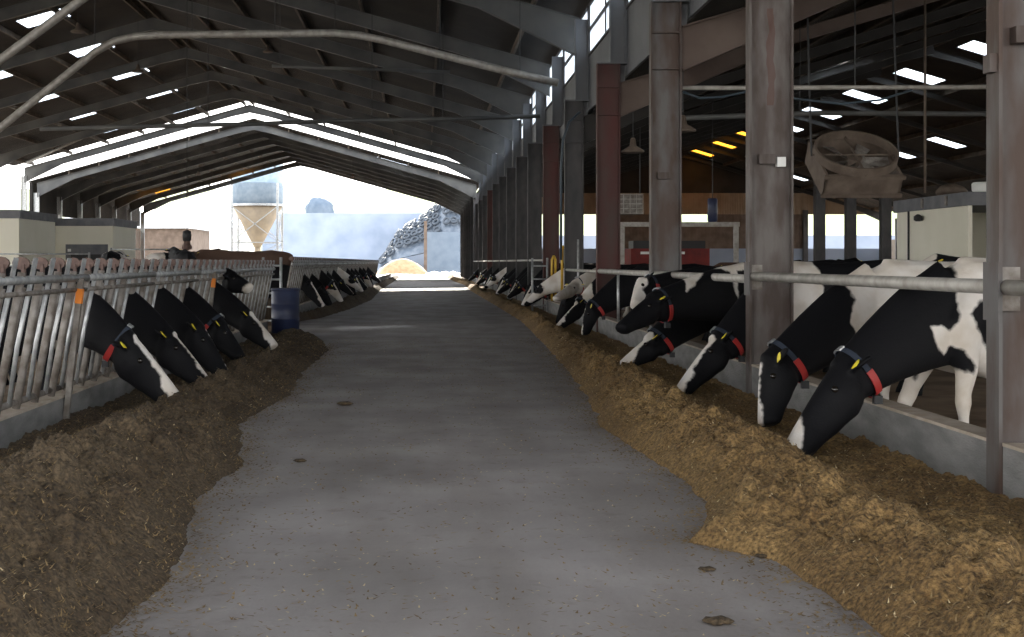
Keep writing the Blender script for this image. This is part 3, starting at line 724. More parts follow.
    me2.name = 'cow_body'
    return me2, info
def blaze(poll, muz, wd=.035, t0=.1, t1=1.0, hs=1.0):
    """white stripe down the face: chain of blobs on the forehead side"""
    poll = Vector(poll); muz = Vector(muz); hd = (muz - poll).normalized()
    upw = Vector((0, 0, 1)) if abs(hd.z) < .6 else Vector((1, 0, .2))
    if hd.z < -.2: upw = Vector((1, 0, .35)) if hd.z < -.5 else Vector((.6, 0, 1))
    s_, u = tri_frame(hd, upw); out = []; L = (muz - poll).length
    for k in range(9):
        t = t0 + (t1 - t0) * k / 8; c = poll + hd * t * L + u * .07 * hs
        rr = wd * (1.3 if k < 2 else (1 if k < 6 else 1.7)); out.append((c.x, c.y, c.z, rr * 1.3, rr * 1.3, rr * 1.3, 1))
    return out
def collar_parts(root, info, red=True, tagm='yellowtag', tags=(1,), strap=True):
    c, a, b = info['ring']; nrm = a.cross(b).normalized()
    def band(t0, t1, grow, wd, n=22, th=.006):
        v = []; f = []
        for k in range(n + 1):
            t = t0 + (t1 - t0) * k / n; rd = a * math.cos(t) + b * math.sin(t); on = rd.normalized()
            p = c + rd * grow
            for i, j in ((-1, 0), (1, 0), (1, 1), (-1, 1)): v.append(p + nrm * (i * wd / 2) + on * (j * th))
        for k in range(n):
            for q in range(4): f.append((k * 4 + q, k * 4 + (q + 1) % 4, (k + 1) * 4 + (q + 1) % 4, (k + 1) * 4 + q))
        f += [(0, 1, 2, 3), tuple(n * 4 + q for q in (3, 2, 1, 0))]
        m_ = MB(); m_.add(v, f); return m_
    if strap: co = band(0, 2 * math.pi, 1.05, .045, 36).build('collar', 'strapblue', root); co['label'] = 'navy neck collar'
    if red:
        for t0 in (-1.25, math.pi + .15):
            r_ = band(t0, t0 + 1.1, 1.07, .058, 12, .010).build('number_sleeve', 'red', co); r_['label'] = 'red sleeve on the collar'
        k_ = band(math.pi / 2 - .35, math.pi / 2 + .35, 1.07, .05, 8, .014).build('buckle', 'galv', co)
        wt = c - b * 1.12; MB().box(wt.x - .03, wt.x + .03, wt.y - .025, wt.y + .025, wt.z - .06, wt.z).build('transponder', 'rubber', co)
    s_, u, hd, eb, hs = info['s'], info['u'], info['hd'], info['eb'], info['hs']
    for q in tags:
        e = (s_ * q - hd * .28 - u * .12).normalized(); p = eb + s_ * q * .07 * hs + e * .11 * hs
        fw = hd
        nn = u; m_ = MB()
        def pt(al, bl, off): return p + hd * al + e * bl + nn * off
        pl = [(-.012, -.012), (-.012, .012), (.02, .028), (.055, .026), (.055, -.026), (.02, -.028)]
        v = [pt(x_, y_, .024) for x_, y_ in pl] + [pt(x_, y_, .030) for x_, y_ in pl]; nn_ = len(pl)
        m_.add(v, [tuple(range(nn_)), tuple(reversed(range(nn_, 2 * nn_)))] + [(k, (k + 1) % nn_, (k + 1) % nn_ + nn_, k + nn_) for k in range(nn_)])
        m_.build('ear_tag', tagm, root)['label'] = 'yellow ear tag'
def eyes(root, info):
    for q in (-1, 1):
        c = info['poll'] + info['hd'] * (.30 * info['L']) + info['s'] * (q * .103 * info['hs']) + info['u'] * (.010)
        st = []
        for k in range(7):
            t = math.pi * k / 6; r_ = .026 * math.sin(t) + .0008; st.append((c + info['s'] * (math.cos(t) * .020), info['hd'] * r_, info['u'] * r_))
        MB().loft(st, 12).build('eye', 'eye', root, True)
NOSE = {}
def make_cow(label, loc, rz, poll, muz, group, coat='coat', collar=True, tags=(1, -1), world=True, red=True, **kw):
    """poll and muz in world coordinates when world=True"""
    S = kw.get('S', 1.0)
    if world:
        mi = (Matrix.Translation(loc) @ Matrix.Rotation(rz, 4, 'Z')).inverted()
        lp = (mi @ Vector(poll)) / S; lm = (mi @ Vector(muz)) / S
        kw['polys'] = [([((mi @ Vector((x, loc[1], z))).x / S, (mi @ Vector((x, loc[1], z))).z / S) for x, z in pl], sg) for pl, sg in kw.get('polys', [])]
    else: lp, lm = Vector(poll), Vector(muz)
    ns = kw.pop('nose', 0)
    if ns: kw['blobs'] = list(kw.get('blobs', [])) + [(lm.x, lm.y, lm.z, ns, ns, ns, 1)]
    bl = kw.pop('blazew', 0); kw['blobs'] = list(kw.get('blobs', [])) + (blaze(lp, lm, bl, hs=kw.get('hs', 1.0)) if bl else [])
    me, info = cow_mesh(lp, lm, **kw)
    t = thing('cow', label, 'cow', loc, rz, group)
    me.materials.clear(); me.materials.append(M[coat]); b = bpy.data.objects.new('body', me); C.objects.link(b); b.parent = t
    eyes(t, info)
    if collar or tags: collar_parts(t, info, collar and red, tags=tags, strap=collar)
    return t
def PP(pts, Y): return [((px - VX) * Y / F, H + (VY - py) * Y / F) for px, py in pts]
PI = math.pi
GR = 'cows feeding along the right kerb'; GL = 'cows feeding through the left fence'

# right, nearest five (poll, muzzle from the photograph; polygons are white patches on the flank)
make_cow('black cow feeding beside the nearest right column, white foreleg and navy and red collar', (3.98, 10.25, -.02), PI + .05, P(843, 370, 9.75), P(793, 455, 9.45), GR, S=1.06, voxel=.017, hs=1.15, step=.42,
         polys=[(PP([(806, 360), (817, 363), (800, 396), (790, 428), (786, 446), (772, 448), (778, 425), (792, 388)], 9.6), 1),
                (PP([(965, 235), (1030, 235), (1030, 300), (975, 300), (964, 314), (985, 350), (1030, 362), (1030, 400), (978, 374), (960, 352), (946, 345), (940, 356), (934, 350), (924, 326), (936, 325), (946, 333), (954, 322), (958, 300)], 10.0), 1),
                (PP([(890, 388), (928, 371), (940, 392), (948, 386), (958, 397), (966, 395), (971, 366), (1030, 350), (1030, 440), (975, 440), (972, 490), (935, 490), (940, 420), (895, 420)], 10.0), 1)],
         blobs=[(-1.0, 0, .55, .3, .3, .2, 1), (0, 0, .2, .3, .5, .5, 1)], seed=1)
make_cow('black cow feeding with white hindquarters, second from the nearest right column', (4.0, 12.0, -.02), PI - .02, P(770, 362, 11.15), P(768, 424, 10.95), GR, S=1.05, voxel=.018, hs=1.10,
         polys=[(PP([(843, 240), (848, 275), (858, 300), (848, 322), (862, 345), (900, 420), (960, 500), (1040, 420), (1040, 240)], 11.6), 1),
                (PP([(746, 366), (754, 368), (750, 395), (746, 385)], 11), 1)], blobs=[(-1.0, 0, .55, .3, .3, .2, 1)], seed=2, blazew=.02)
make_cow('black cow with broad white face stripe and red collar feeding left of the brownish column', (4.0, 15.05, -.02), PI + .05, P(718, 342, 14.5), P(682, 391, 14.1), GR, S=1.04, voxel=.019, hs=1.05, blazew=.05,
         polys=[(PP([(792, 250), (830, 255), (835, 320), (800, 330)], 14.4), 1)], blobs=[(.62, 0, .55, .12, .2, .14, 1), (-1.0, 0, .55, .3, .3, .2, 1), (-.3, 0, .5, .3, .3, .12, 1)], seed=3)
make_cow('black cow holding its head raised above a feeding one, white stripe over shoulder', (3.9, 16.6, -.02), PI + .18, P(652, 301, 15.7), P(621, 329, 15.2), GR, S=1.04, voxel=.02,
         polys=[(PP([(672, 266), (700, 258), (745, 256), (760, 262), (760, 272), (700, 268), (680, 285), (670, 290)], 16.2), 1), (PP([(730, 255), (737, 255), (735, 300), (730, 290)], 16.2), 1)],
         blobs=[(.8, 0, .45, .2, .3, .06, 1)], seed=4, hs=1.0)
make_cow('cow with white lower face and red collar feeding beneath the raised black head', (4.0, 17.9, -.02), PI, P(652, 341, 16.9), P(624, 365, 16.7), GR, S=1.02, voxel=.022, blazew=.06, seed=5, blobs=[(-.5, 0, 1, .4, .5, .3, 1)])
make_cow('cow with broad white face looking out between the grey and red columns', (4.15, 19.1, -.02), PI + .35, P(641, 283, 18.7), P(635, 306, 18.3), GR, S=1.0, voxel=.022, blazew=.09, seed=6, tags=())
make_cow('cow with white muzzle feeding just nearer than the red column', (3.95, 28.0, -.02), PI + .1, P(579, 305, 27.4), P(557, 329, 26.9), GR, S=1.0, voxel=.024, blazew=.05, seed=7, polys=[(PP([(585, 290), (600, 285), (600, 300), (590, 305)], 26), 1)])
make_cow('mostly white-headed cow raised behind its neighbour near the ladder gate', (3.95, 29.5, -.02), PI + .1, P(575, 284, 29.0), P(556, 299, 27.2), GR, S=1.0, voxel=.024, white=1, seed=8, blobs=[(.75, 0, .95, .14, .3, .12, -1), (-.7, 0, 1.2, .5, .6, .3, -1)])
make_cow('black cow with head straight down left of the red column', (3.9, 25.2, -.02), PI, P(589, 308, 24.6), P(585, 334, 24.4), GR, S=1.0, voxel=.024, seed=9, blazew=.015)

# left near cows
def LC(label, Yb, poll, muz, **kw):
    kw.setdefault('hs', 1.1); kw.setdefault('nz', .14)
    return make_cow(label, (-3.68, Yb, -.02), kw.pop('rz', 0), P(*poll), P(*muz), GL, **kw)
LC('nearest left cow, black with broad white face stripe and yellow ear tag', 13.3, (128, 342, 12.5), (175, 403, 12.5), S=1.0, voxel=.018, blazew=.055, seed=11, hs=1.28, blobs=[(.42, 0, .66, .45, .3, .11, 1)], nose=.13)
LC('black left cow with narrow white nose stripe, second from the near end', 14.8, (168, 338, 14.1), (203, 383, 13.9), S=1.0, voxel=.02, blazew=.035, seed=12, collar=False, tags=(1, -1), hs=1.18)
LC('all black left cow feeding, third from the near end', 16.4, (198, 330, 15.5), (222, 374, 15.3), S=1.0, voxel=.022, seed=13, blazew=.01, collar=False, tags=(1, -1), hs=1.18)
LC('black left cow with red collar, fourth from the near end', 18.1, (221, 327, 17.4), (240, 358, 17.2), S=1.0, voxel=.022, seed=14)
LC('left cow with long white stripe on its face, fifth from the near end', 20.4, (248, 317, 19.5), (273, 347, 19.3), S=1.0, voxel=.022, blazew=.06, seed=15, collar=False, tags=(1, -1), hs=1.18)
LC('left cow lifting its muzzle above the feeding ones, black with pale muzzle', 21.6, (232, 277, 20.8), (250, 289, 20.6), S=1.0, voxel=.024, blazew=.0, seed=16, collar=False, tags=(), nose=.1)
LC('black cow past the blue drum with white cheek patch', 35.5, (309, 284, 34.6), (322, 306, 34.4), S=1.0, voxel=.028, blazew=.05, seed=18, tags=(), collar=False)
LC('black cow right behind the white-cheeked one past the drum', 38.0, (322, 288, 36.6), (330, 305, 36.6), S=1.0, voxel=.028, seed=19, tags=(), collar=False)

# prototypes for far feeding cows and for standing cows in the yards
def proto_cow(poll, muz, coat='coat', **kw):
    return make_cow('x', (0, 0, -500), 0, poll, muz, 'x', coat=coat, world=False, **kw)
PR = [proto_cow((.78, .05, .70), (1.05, .08, .20), voxel=.03, blazew=.05, seed=21, blobs=[(-.6, 0, 1.2, .5, .6, .35, 1), (0, 0, .3, 2, 1, .28, 1)]),
      proto_cow((.78, -.1, .66), (1.15, -.18, .28), voxel=.03, seed=22, blazew=.02, blobs=[(-.3, 0, 1.3, .25, .5, .3, 1), (-1.3, 0, 1.2, .3, .5, .4, 1)]),
      proto_cow((.85, .0, .80), (1.2, .05, .42), voxel=.03, seed=23, white=1, blobs=[(.95, 0, .75, .16, .3, .15, -1), (-.5, 0, 1.1, .5, .6, .4, -1)], tags=(), collar=False),
      proto_cow((.75, .12, .62), (.9, .2, .08), voxel=.03, seed=24, tags=(), collar=False)]
SD = [proto_cow((.80, .0, 1.50), (1.25, .0, 1.22), voxel=.03, seed=31, blazew=.06, blobs=[(-.2, 0, 1.2, .5, .6, .4, 1), (-1.4, 0, 1.2, .35, .6, .6, 1)], collar=False),
      proto_cow((.85, .1, 1.35), (1.30, .2, 1.08), voxel=.03, seed=32, white=1, blobs=[(-.5, .2, 1.3, .45, .4, .35, -1), (-1.4, 0, 1.1, .3, .5, .5, -1), (.9, 0, 1.3, .3, .3, .3, -1)], collar=False),
      proto_cow((.85, 0, 1.38), (1.30, .0, 1.10), voxel=.03, seed=33, coat='coatbrown', blobs=[(-1.2, 0, .5, .6, .6, .3, 1)], collar=False),
      proto_cow((.82, 0, 1.45), (1.28, .0, 1.20), voxel=.03, seed=34, blobs=[(-.9, 0, .5, .8, .6, .25, 1)], collar=False)]
index_children()
used = set()
def put(pr, x, y, z, rz, label, group):
    q = pr if id(pr) not in used else copy_tree(pr)
    used.add(id(pr)); q.location = (x, y, z); q.rotation_euler = (0, 0, rz); tag(q, label, 'cow', group); return q
# far right row
ys = [31.2, 36.0, 37.6, 40.0, 42.4, 44.8, 46.2, 49.5, 52, 54.6, 57, 59.5, 63, 66, 69.2, 73, 77, 81, 86]
kinds = [3, 2, 1, 0, 3, 1, 0, 3, 1, 0, 3, 2, 1, 0, 3, 1, 0, 3, 1]; lasty = 0; look = ['black cow with white face stripe', 'black cow with thin nose stripe and white rump', 'white-faced cow', 'all black cow with lowered head']
for k, (y, q) in enumerate(zip(ys, kinds)):
    dy = min((y - c_ for c_ in YCOL), key=abs)
    if abs(dy) < .55: y += (.6 - dy)
    y = max(y, lasty + 1.3); lasty = y
    put(PR[q], 3.95, y, -.02, PI + rnd.uniform(-.15, .25), '%s, %s beyond the red column' % (look[q], ORD[k]), 'far cows feeding on the right')
ys = [40.5, 43, 46, 48.3, 51, 54, 57, 60, 64, 68, 73]
kinds = [0, 3, 1, 2, 3, 0, 1, 3, 0, 3, 1]
for k, (y, q) in enumerate(zip(ys, kinds)):
    put(PR[q], -3.55, y, .08, rnd.uniform(-.2, .15), '%s, %s past the drum' % (look[q], ORD[k]), 'far cows feeding on the left')
# standing cows in the yards
yard = [(SD[1], 6.9, 13.6, PI * .93, 'white-backed cow standing right behind the nearest feeding cow'), (SD[0], 7.2, 17.2, PI * 1.05, 'black and white cow standing behind the brownish column'),
        (SD[3], 8.6, 22.0, PI * 1.5, 'black cow facing the camera with its ears out, deep in the right yard'), (SD[1], 6.9, 25.2, PI * .9, 'white cow with dark patches standing in the right yard, behind the grey column'),
        (SD[3], 9.4, 28.6, PI * 1.1, 'dark cow standing in the right yard beyond the patched white one'), (SD[2], 8.0, 33.0, PI * 1.02, 'brown cow standing far back in the right yard near the red column'),
        (SD[0], 9.4, 31.5, PI * .15, 'black and white cow standing beneath the big fan'), (SD[3], 12.5, 24.0, 0.1, 'black cow standing in front of the cream cabin'),
        (SD[2], 9.6, 40.0, PI, 'brown cow lined up behind the fan posts'), (SD[3], 9.2, 36.0, .2, 'dark cow standing before the red machine in the right yard'),
        (SD[2], -5.2, 36.5, 3.1, 'large brown cow standing behind the left fence below the silo'), (SD[3], -6.4, 35.2, 1.9, 'black cow standing behind the left fence below the hanging brush'),
        (SD[1], -8.6, 38.2, 1.6, 'white and black cow standing behind the left fence by the cream building'), (SD[2], -6.6, 41.5, 1.3, 'pale brown cow seen above the far left fence'),
        (SD[0], -7.6, 45.0, .4, 'black and white cow in the left yard, farthest one back')]
for pr, x, y, rz, lb in yard:
    q = put(pr, x, y, -.02, rz, lb, 'cows standing loose in the yards')
    if x < 0: q.location.z = .33

# ------------------------------------------------------------ fittings in the near shed
def pipe_thing(name, pts, r, m, label, cat='pipe', hangers=()):
    t = thing(name, label, cat, pts[0]); o = Vector(pts[0])
    MB().tube([Vector(p) - o for p in pts], r, 12).build('pipe', m, t, True)
    for (p, z1) in hangers: MB().tube([Vector(p) - o, Vector((p[0], p[1], z1)) - o], .010, 6).build('hanger_rod', 'rubber', t)
    return t
Yp = 32.9
raw = [(-40, 160), (0, 128), (50, 88), (95, 52), (115, 41), (135, 36.5), (160, 35), (250, 34), (335, 33), (360, 35.5), (385, 40.5), (450, 57), (510, 72), (558, 83)]
pts = [P(a, b, Yp) for a, b in raw]
pipe_thing('overhead_pipe', pts, .095, 'railpipe', 'thick overhead pipe bending across the near roof and down to the columns', hangers=[(P(a, b, Yp), zroof(P(a, b, Yp).x) - .2) for a, b in ((95, 52), (192, 35), (275, 34), (335, 33), (440, 54), (520, 75))])
pts = [P(a, b, 41.0) for a, b in ((40, 129), (250, 124), (330, 121), (450, 119), (540, 116))]
pipe_thing('overhead_pipe', pts, .065, 'beam', 'thinner straight pipe crossing above the passage farther back', hangers=[(P(a, b, 41), zroof(P(a, b, 41).x) - .2) for a, b in ((208, 125), (372, 120.5), (443, 119))])
pipe_thing('overhead_pipe', [P(-60, 105, 26.8), P(0, 60, 26.8), P(85, -3, 26.8), P(120, -30, 26.8)], .09, 'railpipe', 'sloping pipe crossing the top left corner of the roof')
pipe_thing('brace_bar', [P(26, 163, 88), P(97, 131, 88)], .10, 'galv', 'pale brace from the left eave post to the roof', 'brace')
pipe_thing('tie_bar', [P(272, 66, 40), P(450, 72, 40)], .05, 'beam', 'thin level bar under the right slope of the near roof', 'bar', hangers=[(P(a, b, 40), zroof(P(a, b, 40).x) - .2) for a, b in ((280, 66), (440, 72))])
pipe_thing('blue_hose', [P(561, 260, 31.5), P(561, 170, 31.5), P(563, 140, 31.5), P(569, 122, 31.5), P(580, 112, 31.5)], .03, 'bluehose', 'blue hose bending up beside the fifth column', 'hose')
# hanging lamps under the near roof (small round)
def lamp(px, py, Y, zc, label, m='fan'):
    p = P(px, py, Y); t = thing('pendant_lamp', label, 'lamp', p)
    MB().lathe([(.03, .28), (.05, .26), (.07, .12), (.22, .03), (.23, 0), (.2, -.02)]).build('shade', m, t, True)
    MB().tube([(0, 0, .26), (0, 0, zc - p.z)], .008, 6).build('cable', 'rubber', t)
for k, (px, py, Y) in enumerate(((138, 72, 50), (78, 32, 42), (268, 52, 58))):
    lamp(px, py, Y, zroof(P(px, py, Y).x) - .02, 'small dark pendant lamp under the near roof, %s from the left' % ORD[[1, 0, 2][k]])
lamp(353, 178, 100, zF(P(353, 178, 100).x) - .02, 'round pendant lamp in the far shed over the passage')
lamp(198, 175, 98, zF(P(198, 175, 98).x) - .02, 'round pendant lamp in the far shed left of the silo')

# cream rooms behind the left fence
def room(name, x0, x1, y0, y1, h, label):
    t = thing(name, label, 'building', ((x0 + x1) / 2, y0, -.02)); cx = (x0 + x1) / 2; hw = (x1 - x0) / 2
    MB().box(-hw, hw, 0, y1 - y0, 0, h - .28).build('wall', 'cream', t)
    MB().box(-hw - .06, hw + .06, -.06, y1 - y0 + .06, h - .28, h).build('parapet', 'trimgrey', t)
    return t
t = room('milking_room', P(18, 260, 50).x, P(113, 260, 50).x, 50, 53.9, 3.08, 'cream walled room with grey parapet behind the left fence')
wx0 = P(66, 0, 50).x - t.location.x; wx1 = P(108, 0, 50).x - t.location.x
f = MB().box(wx0, wx1, -.06, 0, 1.1, 2.12).build('window_frame', 'trimgrey', t)
MB().box(wx0 + .2, wx1 - .25, -.08, -.06, 1.25, 1.75).build('pane', 'rubber', f)
MB().box(wx0 + .08, wx0 + .2, -.08, -.06, 1.85, 1.95).build('notice', 'white', f)
room('milking_room', -16.5, P(19, 260, 45).x, 45, 49.4, 3.2, 'cream room at the left picture edge, nearer than the other')
# galvanised yard gates behind left fence
def hurdle(x0, x1, y, z1, label, n=5, m='galv', rz=0):
    t = thing('yard_gate', label, 'gate', (x0, y, -.015), rz); L = x1 - x0
    for k in range(2): MB().tube([(L * k, 0, 0), (L * k, 0, z1)], .035, 8).build('upright', m, t, True)
    for k in range(n): z = .3 + (z1 - .35) * k / (n - 1); MB().tube([(0, 0, z), (L, 0, z)], .022, 8).build('bar', m, t, True)
hurdle(-9.6, -7.8, 41.5, 1.9, 'galvanised yard gate beside the cream room')
hurdle(-12.8, -9.9, 40.0, 1.75, 'galvanised yard gate in front of the cream room window')
# hanging brush
p = P(187, 250, 45); t = thing('hanging_brush', 'dark hanging cow brush on a cable over the left yard', 'brush', p)
mb = MB(); mb.lathe([(.05, .0), (.16, .03), (.17, .12), (.11, .22), (.10, .3)]); mb.build('mount', 'latch', t, True)
MB().lathe([(.08, .28), (.14, .32), (.15, .5), (.13, .62), (.05, .66)]).build('bristles', 'rubber', t, True)
MB().tube([(0, 0, .65), (0, 0, zroof(p.x) - p.z - .02)], .012, 6).build('cable', 'rubber', t)

# ------------------------------------------------------------ right shed fittings
# big tilted fan
Yf = 21.5; c = P(855, 156, Yf)
t = thing('barn_fan', 'large dusty box fan tilted down beneath the right shed roof', 'fan', c)
tilt = R(57)
def T(x, y, z):   # fan space: x across, y up the fan face, z out of the face
    return Vector((x, y * math.sin(tilt) - z * math.cos(tilt), y * math.cos(tilt) + z * math.sin(tilt)))
W = .68
def fring(r0, r1, z0, z1, n=40, cy=0):
    v = []; f = []
    for k in range(n):
        a = 2 * PI * k / n
        for r_, z_ in ((r0, z0), (r1, z0), (r1, z1), (r0, z1)): v.append(T(r_ * math.cos(a), r_ * math.sin(a) + cy, z_))
    for k in range(n):
        for q in range(4): f.append((k * 4 + q, k * 4 + (q + 1) % 4, ((k + 1) % n) * 4 + (q + 1) % 4, ((k + 1) % n) * 4 + q))
    return MB().add(v, f)
def fbox(x0, x1, y0, y1, z0, z1, mb=None):
    mb = mb or MB(); v = [T(x, y, z) for z in (z0, z1) for x, y in ((x0, y0), (x1, y0), (x1, y1), (x0, y1))]
    return mb.add(v, [(0, 3, 2, 1), (4, 5, 6, 7), (0, 1, 5, 4), (1, 2, 6, 5), (2, 3, 7, 6), (3, 0, 4, 7)])
V = .60
mb = fbox(-V, V, -V, -V + .04, -.02, -.42); fbox(-V, V, V - .04, V, -.02, -.42, mb); fbox(-V, -V + .04, -V, V, -.02, -.42, mb); fbox(V - .04, V, -V, V, -.02, -.42, mb)
fbox(-V - .03, V + .03, -V - .03, -V, -.40, -.34, mb); fbox(-V - .03, V + .03, -V - .03, -V, -.08, -.02, mb)
mb.build('housing', 'fan', t)
fring(W - .07, W - .03, -.03, .12).build('shroud', 'fan', t, False)
mb = MB()
for k in range(6):
    a = k * PI / 3; v = []
    for r_, hw_, tw in ((.1, .05, .05), (.58, .11, .03)):
        for s_ in (-1, 1):
            x = r_ * math.cos(a) - s_ * hw_ * math.sin(a); y = r_ * math.sin(a) + s_ * hw_ * math.cos(a); v.append(T(x, y, -.1 + s_ * tw)); v.append(T(x, y, -.112 + s_ * tw))
    bl = MB().add(v, [(0, 2, 6, 4), (1, 5, 7, 3), (0, 4, 5, 1), (2, 3, 7, 6), (0, 1, 3, 2), (4, 6, 7, 5)]); bl.build('blade', 'galvdirty', t)
fring(.0, .12, -.2, -.02, 16).build('hub', 'fan', t)
mb = MB()
for a in (0, PI / 2): mb.bar(T(-W * math.cos(a), -W * math.sin(a), .02), T(W * math.cos(a), W * math.sin(a), .02), .035, .02)
mb.build('motor_brace', 'fan', t)
for s_ in (-1, 1): MB().bar((s_ * (W + .01), 0, 0), (s_ * (W + .01), .3, 3.0), .025, .025).build('hanger', 'rubber', t)

# cabin
def cream_cabin():
    y = 30.0; x0 = 12.0; x1 = x0 + .9; D = 4.5
    t = thing('cream_cabin', 'cream walled cabin with grey roof edge in the right yard', 'cabin', (x0, y, -.02))
    mb = MB().box(0, .1, 0, D, 0, 2.72); mb.box(.1, 2.4, D - .1, D, 0, 2.72); mb.box(2.3, 2.4, 0, D - .1, 0, 2.72); mb.build('wall', 'cream', t)
    MB().box(-.06, 2.5, -.08, D + .1, 2.72, 3.02).build('roof_edge', 'trimgrey', t)
    for q in (1.0, 2.5): MB().box(-.09, -.06, q, q + .12, 2.76, 2.98).build('bracket', 'galvdirty', t)
    MB().tube([(-.03, 3.6, .3), (-.03, 3.6, 3.05)], .025, 8).build('cable', 'rubber', t)
    mb = MB().lathe([(.05, -.05), (.10, -.02), (.10, .07), (.03, .12)], (-.12, 2.7, 2.5), 14); mb.build('lamp', 'rubber', t, True)
    # things on its roof
    b = thing('white_bucket', 'white tub with red rim on top of the cream cabin', 'tub', (x0 + .55, y + .5, 3.003))
    MB().lathe([(.20, 0), (.24, .05), (.25, .2), (.22, .24)]).build('tub', 'white', b, True)
    MB().lathe([(.245, .0), (.27, .01), (.27, .05), (.245, .06)], (.22, 0, 0)).build('lid', 'red', b, True)
    b = thing('feed_sack', 'slumped brown sack on top of the cream cabin', 'sack', (x0 + .5, y + 2.2, 3.003))
    MB().loft([((-.36, 0, .1), (0, .08, 0), (0, 0, .06)), ((-.25, 0, .13), (0, .2, 0), (0, 0, .13)), ((0, .02, .17), (0, .24, 0), (0, 0, .17)), ((.25, 0, .12), (0, .2, 0), (0, 0, .12)), ((.35, 0, .09), (0, .1, 0), (0, 0, .07))], 14).build('sack', 'fan', b, True)
cream_cabin()
pipe_thing('cross_pipe', [P(683, 88, 20.6), P(1010, 87, 20.6)], .035, 'railpipe', 'pale pipe running across the right shed above the cows', hangers=[(P(855, 87, 20.6), zR(P(855, 87, 20.6).x) - .1)])
pipe_thing('cross_pipe', [P(684, 118, 26.6), P(820, 113, 26.6), P(1010, 114, 26.6)], .05, 'beam', 'darker pipe running across the right shed behind the pale one', hangers=[(P(800, 114, 26.6), zR(P(800, 114, 26.6).x) - .1)])
pipe_thing('blue_hose', [P(683, 92, 20.5), P(700, 98, 20.5), P(722, 97, 20.5), P(745, 92, 20.5), P(790, 98, 20.5), P(840, 104, 20.5), P(880, 100, 20.5), P(912, 90, 20.5)], .018, 'bluehose', 'sagging blue hose below the pale cross pipe', 'hose')
pipe_thing('drop_pipe', [P(925, 193, 26.0), (P(925, 20, 26).x, 26.0, zR(P(925, 20, 26).x) - .02)], .025, 'fan', 'thin drop pipe hanging before the cream cabin')
for k, (px, py, Y) in enumerate(((683, 131, 24), (633, 152, 27))):
    lamp(px, py, Y, zR(P(px, py, Y).x) - .02, ('round lamp beside the grey column', 'round lamp between the red and grey columns')[k], 'fan')
# red machine in grey frame and other yard gear
Ym = 42
def framegear():
    a = P(622, 250, Ym); b = P(736, 226, Ym)
    t = thing('machine_frame', 'pale steel frame around the red machine in the right yard', 'frame', (a.x, Ym, -.02))
    L = b.x - a.x; hh = b.z + .02
    for x in (0, L): MB().bar((x, 0, 0), (x, 0, hh), .14, .14).build('upright', 'railpipe', t)
    MB().bar((-.1, 0, hh + .05), (L + .1, 0, hh + .05), .14, .14).build('top_beam', 'railpipe', t)
    m = thing('red_machine', 'red farm machine standing behind the pale frame', 'machine', (a.x + .5 * L, Ym + 1.2, -.02))
    MB().box(-1.3, 1.2, 0, 1.4, .5, 1.9).build('body', 'machinered', m)
    MB().box(-1.0, .4, -.05, 0, 1.72, 1.80).build('panel', 'white', m)
    MB().box(-1.2, 1.1, .2, 1.2, 1.9, 2.15).build('hood', 'rubber', m)
    for x in (-.9, .8): 
        mb = MB(); mb.loft([((x - .15, .5, .42), (0, .42, 0), (0, 0, .42)), ((x + .15, .5, .42), (0, .42, 0), (0, 0, .42))], 24); mb.build('wheel', 'tyre', m)
framegear()
p = P(712.5, 222, 40)
t = thing('blue_cylinder', 'blue cylinder hanging over the right yard', 'cylinder', p)
MB().lathe([(.12, 0), (.145, .03), (.145, .66), (.12, .70)]).build('body', 'blue', t, True)
MB().tube([(0, 0, .7), (0, 0, zR(p.x) - p.z - .02)], .012, 6).build('cable', 'rubber', t)
p = P(630, 214, 40)
t = thing('wire_crate', 'grey caged tank hung behind the red column', 'crate', p)
MB().box(-.36, .36, 0, .6, 0, .56).build('tank', 'galvdirty', t)
mb = MB()
for k in range(5): mb.bar((-.38 + .19 * k, -.02, 0), (-.38 + .19 * k, -.02, .6), .02, .02); mb.bar((-.38, -.02, .14 * k + .02), (.38, -.02, .14 * k + .02), .02, .02)
mb.build('cage', 'railpipe', t)
for s_ in (-1, 1): MB().tube([(s_ * .34, .3, .56), (s_ * .34, .3, zR(p.x) - p.z - .02)], .015, 6).build('hanger', 'coldark', t)
for k, px in enumerate((820, 851, 886)):
    x = P(px, 0, 62).x; tag(rebase(MB().box(x - .22, x + .22, 61.9, 62.3, -.02, 5.6).build('stall_post', 'coldark')), 'dark post far back under the fan, %s from the left' % ORD[k], 'post', 'posts seen under the fan')

